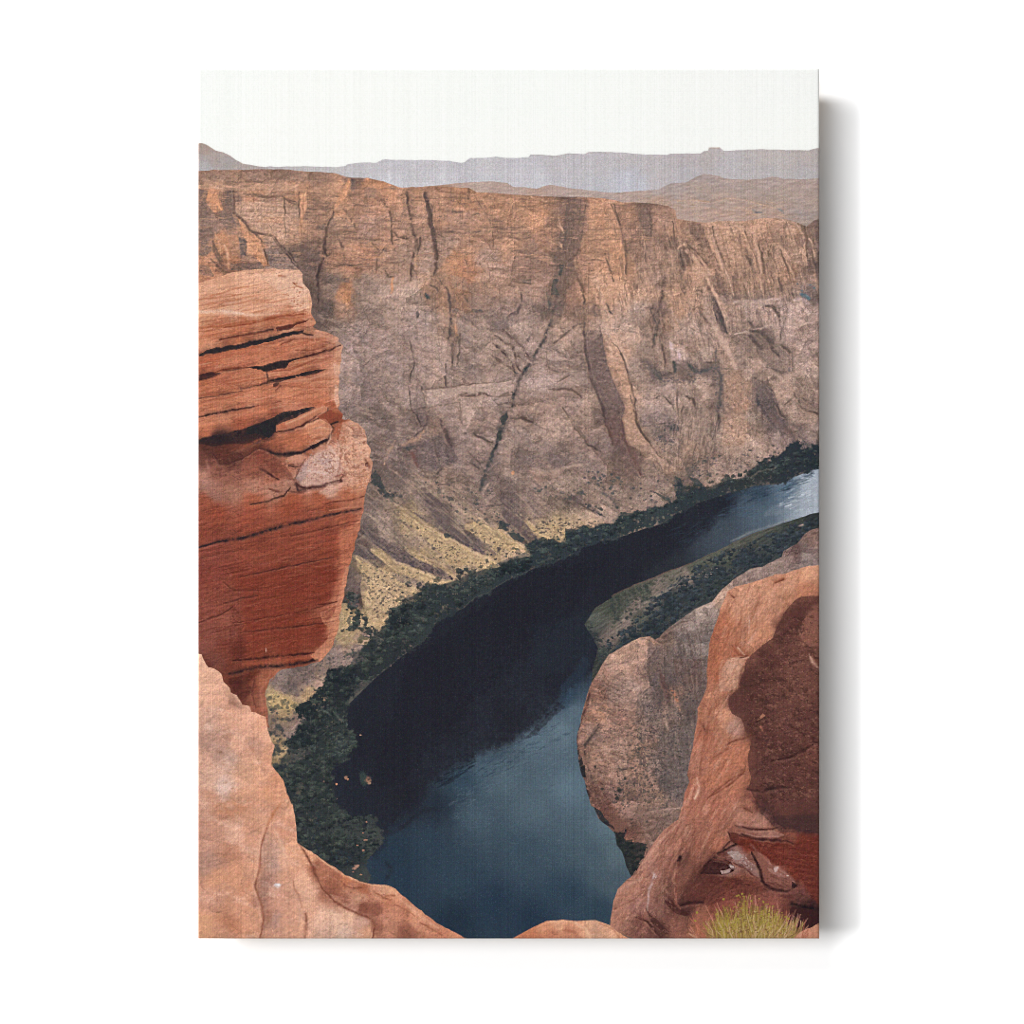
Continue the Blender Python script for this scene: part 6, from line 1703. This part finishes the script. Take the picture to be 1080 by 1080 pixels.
S 5a3029 .8 1.2 w 380,540 450,580 540,640
S 2f1d1d .9 1.4 w 520,450 560,530 600,620 610,690
Q 8a5a4a .86 .4 w 530,450 600,480 660,550 720,580 820,650 880,730 840,770 700,740 630,690 610,600
Q a27868 .7 .5 w 640,570 700,590 800,650 780,670 680,620
Q c0a598 .95 .3 w 700,575 740,570 730,610 710,610
O c0a598 .9 1.3 .9 w 815,645
S 351f1f .9 1.6 w 600,690 700,760 820,770 885,730
Q 2a1d1f .92 .3 w 850,690 890,730 850,745
H 5a352d .5 .8 26 7 25 20 w 640,620 840,680 840,760 660,720
Q 5a3029 .6 1.5 w 0,780 200,640 600,700 640,760 400,830 100,900 0,900
S 2f1f20 .8 2 w 0,860 120,855
S 1c181a .95 1.8 w 850,870 950,900 1070,920
Q 3a2222 .9 .6 w 840,890 950,905 1080,935 1080,1040 1000,1075 880,1060 830,980
Q c38f76 .6 1 y 560,30 480,90 420,170 340,280 270,400 240,470 330,420 400,300 470,180
S c69478 .7 1.4 y 250,470 340,410 420,300
Q b5836b .4 1 y 60,640 180,520 330,430 340,560 180,640
S 7d4f40 .7 1.2 y 60,760 200,660 330,590
S c08d74 .7 1.4 y 90,740 220,640 330,580
S b79a8d .8 1.6 y 390,480 350,580 340,660
Q bda194 .8 .5 y 380,480 410,490 380,540 360,520
Q 7a5245 .5 1 y 120,880 240,830 340,880 430,1000 240,1000
S 4a2c27 .85 1.3 y 240,830 320,860 380,920 430,1000
Q 4a2e29 .86 .5 y 340,800 400,840 450,900 500,950 480,970 420,920 360,860
S 2a1c1d .9 2 y 600,340 580,370
S 7a4a3b .8 1.2 y 580,380 570,500 565,620 560,720
Q 6a3f34 .5 1.2 y 620,640 760,540 940,560 960,660 800,720 640,740
Q 4a2a26 .86 .6 y 470,690 540,690 560,740 620,790 680,780 640,820 560,800 500,750
S 321f20 .85 1.8 y 610,730 700,705 780,710
S 5f382f .8 1.4 y 620,640 700,570 760,540
S a86a54 .7 1.3 y 560,640 570,720 600,760
H c08a70 .35 .9 50 14 -62 10 y 300,400 560,40 800,100 560,500 300,700
H 7a4a3b .35 .9 60 14 -62 10 y 300,400 560,40 800,100 560,500 300,700
N 8a5a48 .4 40 5 3 .60 9 68 y 60,760 300,500 600,400 560,980 100,980
N bb8a72 .35 40 5 3 .61 9 69 y 60,760 300,500 600,400 560,980 100,980
Q c99070 .92 .5 q -10,990 30,1022 110,1060 -10,1070
Q c58c6b .95 .5 q 855,1042 960,1030 1080,972 1090,1080 850,1080
X .02 10 4 2.6 3 .65 88 0 .004
G 1.0 .975 1.02 .95
R shrub
M 0 q 400,760 1020,760 1020,1060 400,1060
F 90 34 2.6 1.2 .4 b5705a/c48a74/9a5a48/c9a08a w 40,1150 1000,1150
F 30 44 2.2 .8 .4 c48a74/b98070 w 200,1150 800,1150
P 7d6a3c .45 1 w 140,1160 200,1030 300,900 330,890 380,960 440,820 470,870 500,920 540,860 570,940 620,880 680,920 720,980 800,1010 880,1160
F 150 30 2.4 1.1 .4 8f7a3a/a48c48/ad985a/7a6634/a8925a/8f6e48 w 180,1160 860,1160
F 44 46 2.4 .4 .4 9a863e/b5a05a/85703a/a88c52 w 390,1160 500,1160
F 40 36 2 .35 .45 9a863e/a08c4a/85703a w 280,1160 350,1160
F 50 38 2 .4 .45 9a863e/b5a05a/85703a w 560,1160 660,1160
F 70 26 2.4 1.2 .4 c0a47c/b89a70/a07a54/7a5a3c w 200,1160 840,1160
D 9a863e .8 .5 1.2 170 w 180,1120 300,880 440,780 640,850 820,980 880,1120
D 6a4a38 .6 .5 1.1 80 w 240,1120 440,860 700,920 860,1120
D b59a70 .6 .5 1.1 90 w 240,1120 440,900 700,960 860,1120
O 9a863e .9 1.4 1.4 w 80,945 295,835 445,795 60,1010 240,960 520,850 620,860 820,995
"""

# ---------------------------------------------------------------------------
# The scene: a stretched canvas print floating on recessed battens in front of
# a white wall, lit by two tall studio softboxes from the left.
# ---------------------------------------------------------------------------
import bpy
C = bpy.context.scene
PXM = 0.70/918.0                 # metres per thread cell: a 50 x 70 cm canvas
GAP, DEPTH = 0.0188, 0.0122      # air behind the panel, thickness of the panel
LIGHT = 1.80                     # light level on the front (reflectance = print / LIGHT)
WALL = .95                       # reflectance of the white wall
AMBIENT = .12
# middle direction (left, up), spread (wide, tall), level each softbox adds on the wall
SOFTBOXES = (('softbox_lamp', 1.2575, 1.146, 1.935, .514, .7027), ('softbox_lamp', 1.49, .06, .9126, .95, .58),
             ('softbox_lamp', .10, -.355, .764, 1.48, .27), ('softbox_lamp', 1.029, .1016, 1.9, .970, .06))
def wx(px): return (px-540.0)*PXM
def wz(py): return (540.0-py)*PXM

def obj(name, me, mat, parent=None):
    o = bpy.data.objects.new(name, me); C.collection.objects.link(o)
    if mat: me.materials.append(mat)
    if parent: o.parent = parent
    return o

def mat(name, rough=.9):
    m = bpy.data.materials.new(name); m.use_nodes = True
    nt = m.node_tree; b = nt.nodes['Principled BSDF']
    b.inputs['Roughness'].default_value = rough; b.inputs['Specular IOR Level'].default_value = 0.0
    return m, nt, b

def s2l(c):
    c = np.clip(c,0,1); return np.where(c<=.04045, c/12.92, ((c+.055)/1.055)**2.4)

# ---- materials -------------------------------------------------------------
m_print, nt, b = mat('printed_canvas', .85)
at = nt.nodes.new('ShaderNodeAttribute'); at.attribute_name = 'ink'; at.attribute_type = 'GEOMETRY'
tc = nt.nodes.new('ShaderNodeTexCoord'); mp = nt.nodes.new('ShaderNodeMapping')
nt.links.new(tc.outputs['Object'], mp.inputs['Vector'])
def thread(axis, freq):
    w = nt.nodes.new('ShaderNodeTexWave'); w.wave_type='BANDS'; w.bands_direction=axis
    w.inputs['Scale'].default_value = freq; w.inputs['Distortion'].default_value = .6; w.inputs['Detail'].default_value = 1
    nt.links.new(mp.outputs['Vector'], w.inputs['Vector']); return w
wa, wb = thread('X', 210), thread('Z', 210)
mx = nt.nodes.new('ShaderNodeMath'); mx.operation='MULTIPLY'
nt.links.new(wa.outputs['Fac'], mx.inputs[0]); nt.links.new(wb.outputs['Fac'], mx.inputs[1])
bp = nt.nodes.new('ShaderNodeBump'); bp.inputs['Strength'].default_value=.12; bp.inputs['Distance'].default_value=.0003
nt.links.new(mx.outputs[0], bp.inputs['Height']); nt.links.new(bp.outputs['Normal'], b.inputs['Normal'])
nt.links.new(at.outputs['Color'], b.inputs['Base Color'])

m_wall, nt, b = mat('white_wall_paint', .95)
nz = nt.nodes.new('ShaderNodeTexNoise'); nz.inputs['Scale'].default_value = 260; nz.inputs['Detail'].default_value = 4
rp = nt.nodes.new('ShaderNodeValToRGB'); rp.color_ramp.elements[0].color=(WALL-.008,WALL-.008,WALL-.008,1); rp.color_ramp.elements[1].color=(WALL+.008,WALL+.008,WALL+.008,1)
nt.links.new(nz.outputs['Fac'], rp.inputs['Fac']); nt.links.new(rp.outputs['Color'], b.inputs['Base Color'])
bp = nt.nodes.new('ShaderNodeBump'); bp.inputs['Strength'].default_value=.02; bp.inputs['Distance'].default_value=.0005
nt.links.new(nz.outputs['Fac'], bp.inputs['Height']); nt.links.new(bp.outputs['Normal'], b.inputs['Normal'])

m_wood, nt, b = mat('pine_batten', .6)
wv = nt.nodes.new('ShaderNodeTexNoise'); wv.inputs['Scale'].default_value = 30
rp = nt.nodes.new('ShaderNodeValToRGB'); rp.color_ramp.elements[0].color=(.42,.28,.15,1); rp.color_ramp.elements[1].color=(.56,.40,.24,1)
nt.links.new(wv.outputs['Fac'], rp.inputs['Fac']); nt.links.new(rp.outputs['Color'], b.inputs['Base Color'])

# ---- wall ------------------------------------------------------------------
def box_mesh(name, x0,x1,y0,y1,z0,z1):
    v = [(x,y,z) for x in (x0,x1) for y in (y0,y1) for z in (z0,z1)]
    f = [(0,1,3,2),(4,6,7,5),(0,4,5,1),(2,3,7,6),(0,2,6,4),(1,5,7,3)]
    me = bpy.data.meshes.new(name); me.from_pydata(v,[],f); me.update(); return me
wall = obj('wall', box_mesh('wall', -2.2,2.2, 0,.12, -1.5,1.5), m_wall)
wall['kind'] = 'structure'

# ---- canvas print ----------------------------------------------------------
picture, region, region_names = paint(PICTURE)
picture = weave(picture)
ink = s2l(picture)/LIGHT                            # reflectance of the inked cotton
canvas = bpy.data.objects.new('canvas_print', None); C.collection.objects.link(canvas)
canvas.location = (wx(X0+PW/2), 0, wz(Y0+PH)); canvas.empty_display_size = .1
canvas['label'] = 'unframed canvas print of a red rock canyon and dark river on a white wall'
canvas['category'] = 'canvas print'
CX, CZ = canvas.location.x, canvas.location.z
YF = -(GAP+DEPTH)
LABELS = {
 'sky': ('printed_sky', 'plain pale off-white sky along the top of the picture'),
 'far_mesas': ('printed_mesa', 'hazy grey-blue flat-topped mesas on the picture horizon'),
 'hills': ('printed_hill', 'low dusty pinkish hills behind the canyon rim'),
 'canyon_wall': ('printed_canyon_wall', 'sheer cracked brown canyon wall with talus slopes at its foot'),
 'river': ('printed_river', 'dark river bend turning blue-grey towards the front'),
 'shore_trees': ('printed_riverside_trees', 'dark green strip of trees along the far river bank'),
 'riverbank': ('printed_riverbank', 'green brushy bank on the inner side of the river bend'),
 'rock_spur': ('printed_rock_spur', 'rounded grey-pink rock spur dropping into the river'),
 'overhang': ('printed_overhang', 'layered orange overhanging rock at the left edge'),
 'foreground_ledge': ('printed_ledge', 'pale sunlit sandstone ledge along the bottom left'),
 'boulder': ('printed_boulder', 'orange boulder with a dark brown face at the lower right'),
 'shrub': ('printed_shrub', 'yellow-green tuft of dry grass at the bottom right'),
}
def region_mesh(rid, name):
    """the cells of one printed motif, flat on the canvas front, one ink value per cell corner"""
    r, c = np.nonzero(region==rid)
    ids = -np.ones((PH+1)*(PW+1), np.int64)
    q = np.stack([r*(PW+1)+c, (r+1)*(PW+1)+c, (r+1)*(PW+1)+c+1, r*(PW+1)+c+1],1)
    u = np.unique(q); ids[u] = np.arange(len(u)); q = ids[q]
    vr, vc = u//(PW+1), u%(PW+1)
    e = .0006                                        # the edge of the cloth rolls over the stretcher
    co = np.stack([X0+vc, np.zeros(len(u)), Y0+vr],1).astype(np.float64)
    x = (co[:,0]-540)*PXM-CX; z = (540-co[:,2])*PXM-CZ
    edge = np.minimum(np.minimum(vr,PH-vr),np.minimum(vc,PW-vc))
    y = YF+np.where(edge==0,e,np.where(edge==1,e*.15,0))
    me = bpy.data.meshes.new(name)
    me.vertices.add(len(u)); me.vertices.foreach_set('co', np.stack([x,y,z],1).astype(np.float32).ravel())
    n = len(q); me.loops.add(n*4); me.loops.foreach_set('vertex_index', q.astype(np.int32).ravel())
    me.polygons.add(n); me.polygons.foreach_set('loop_start', np.arange(0,n*4,4,dtype=np.int32)); me.polygons.foreach_set('loop_total', np.full(n,4,np.int32))
    a = me.attributes.new('ink','FLOAT_COLOR','FACE')
    rgba = np.ones((n,4),np.float32); rgba[:,:3] = ink[r,c]
    a.data.foreach_set('color', rgba.ravel()); me.update(calc_edges=True); me.validate()
    return me
for rid, key in enumerate(region_names):
    nm, lb = LABELS[key]
    o = obj(nm, region_mesh(rid, nm), m_print, canvas); o['label'] = lb

def wrap_mesh():
    """picture carried round the four edges of the stretcher, and the plain back"""
    v=[]; f=[]; col=[]
    loop = [(c,0) for c in range(PW)]+[(PW,r) for r in range(PH)]+[(c,PH) for c in range(PW,0,-1)]+[(0,r) for r in range(PH,0,-1)]
    for c,r in loop:
        x,z = (X0+c-540)*PXM-CX, (540-(Y0+r))*PXM-CZ
        v += [(x,YF+.0006,z),(x,-GAP,z)]
    n = len(loop)
    for i in range(n):
        j=(i+1)%n; f.append((2*i,2*j,2*j+1,2*i+1))
        c,r = loop[i]; c2,r2 = loop[j]
        col.append(ink[min((r+r2)//2,PH-1), min((c+c2)//2,PW-1)])
    return v,f,col
v,f,col = wrap_mesh()
me = bpy.data.meshes.new('canvas_edge'); me.from_pydata(v,[],f); me.update()
a = me.attributes.new('ink','FLOAT_COLOR','FACE'); rgba=np.ones((len(f),4),np.float32); rgba[:,:3]=np.array(col)
a.data.foreach_set('color', rgba.ravel())
o = obj('canvas_edge', me, m_print, canvas); o['label'] = 'picture wrapped round the narrow sides of the canvas'
hw, hh = PW*PXM/2, PH*PXM
t, ins = .038, .07                                  # recessed hanging battens on the wall side
obj('backing_board', box_mesh('backing_board', -hw+.0007,hw-.0007, -GAP-.002,-GAP+.0, .0007,hh-.0007), m_wood, canvas)
for (x0,x1,z0,z1) in ((-hw+ins,hw-ins,hh-ins-t,hh-ins),(-hw+ins,hw-ins,ins,ins+t)):
    obj('hanging_batten', box_mesh('hanging_batten', x0,x1,-GAP+.0003,-.0005,z0,z1), m_wood, canvas)

# ---- light -----------------------------------------------------------------
w = bpy.data.worlds.new('World'); C.world = w; w.use_nodes = True
w.node_tree.nodes['Background'].inputs['Color'].default_value = (1,1,1,1)
w.node_tree.nodes['Background'].inputs['Strength'].default_value = AMBIENT
def softbox(name, tx, ty, sx, sy, level, dist=14.0):
    """studio softbox parallel to the wall; tx, ty, sx, sy are per metre of distance"""
    n_ = np.arange(300); q_ = .5*np.sqrt((n_+.5)/300); uu, vv = q_*np.cos(n_*2.399963), q_*np.sin(n_*2.399963)
    k = (1/(1+(tx+uu*sx)**2+(ty+vv*sy)**2)**2).mean()
    L = bpy.data.lights.new(name,'AREA'); L.shape='ELLIPSE'; L.size=sx*dist; L.size_y=sy*dist
    L.energy = level*math.pi**2*dist**2/(WALL*k)
    o = bpy.data.objects.new(name, L); C.collection.objects.link(o)
    o.location = (-tx*dist, -dist, ty*dist); o.rotation_euler = (math.pi/2,0,0)
for a_ in SOFTBOXES: softbox(*a_)

# ---- camera ----------------------------------------------------------------
cam = bpy.data.cameras.new('camera'); co = bpy.data.objects.new('camera', cam); C.collection.objects.link(co)
D = 3.0
co.location = (0, YF-D, 0); co.rotation_euler = (math.pi/2,0,0)
cam.sensor_fit='HORIZONTAL'; cam.sensor_width = 36; cam.lens = 36*D/(1080*PXM)
cam.clip_start=.1; cam.clip_end = 100
C.camera = co
C.view_settings.view_transform='Standard'; C.view_settings.look='None'
C.view_settings.exposure=0; C.view_settings.gamma=1; C.view_settings.use_curve_mapping=False
C.cycles.use_denoising = True; C.cycles.denoiser = 'OPENIMAGEDENOISE'; C.cycles.denoising_input_passes = 'RGB_ALBEDO_NORMAL'; C.cycles.denoising_prefilter = 'ACCURATE'
C.cycles.pixel_filter_type='BLACKMAN_HARRIS'; C.cycles.filter_width = 1.2
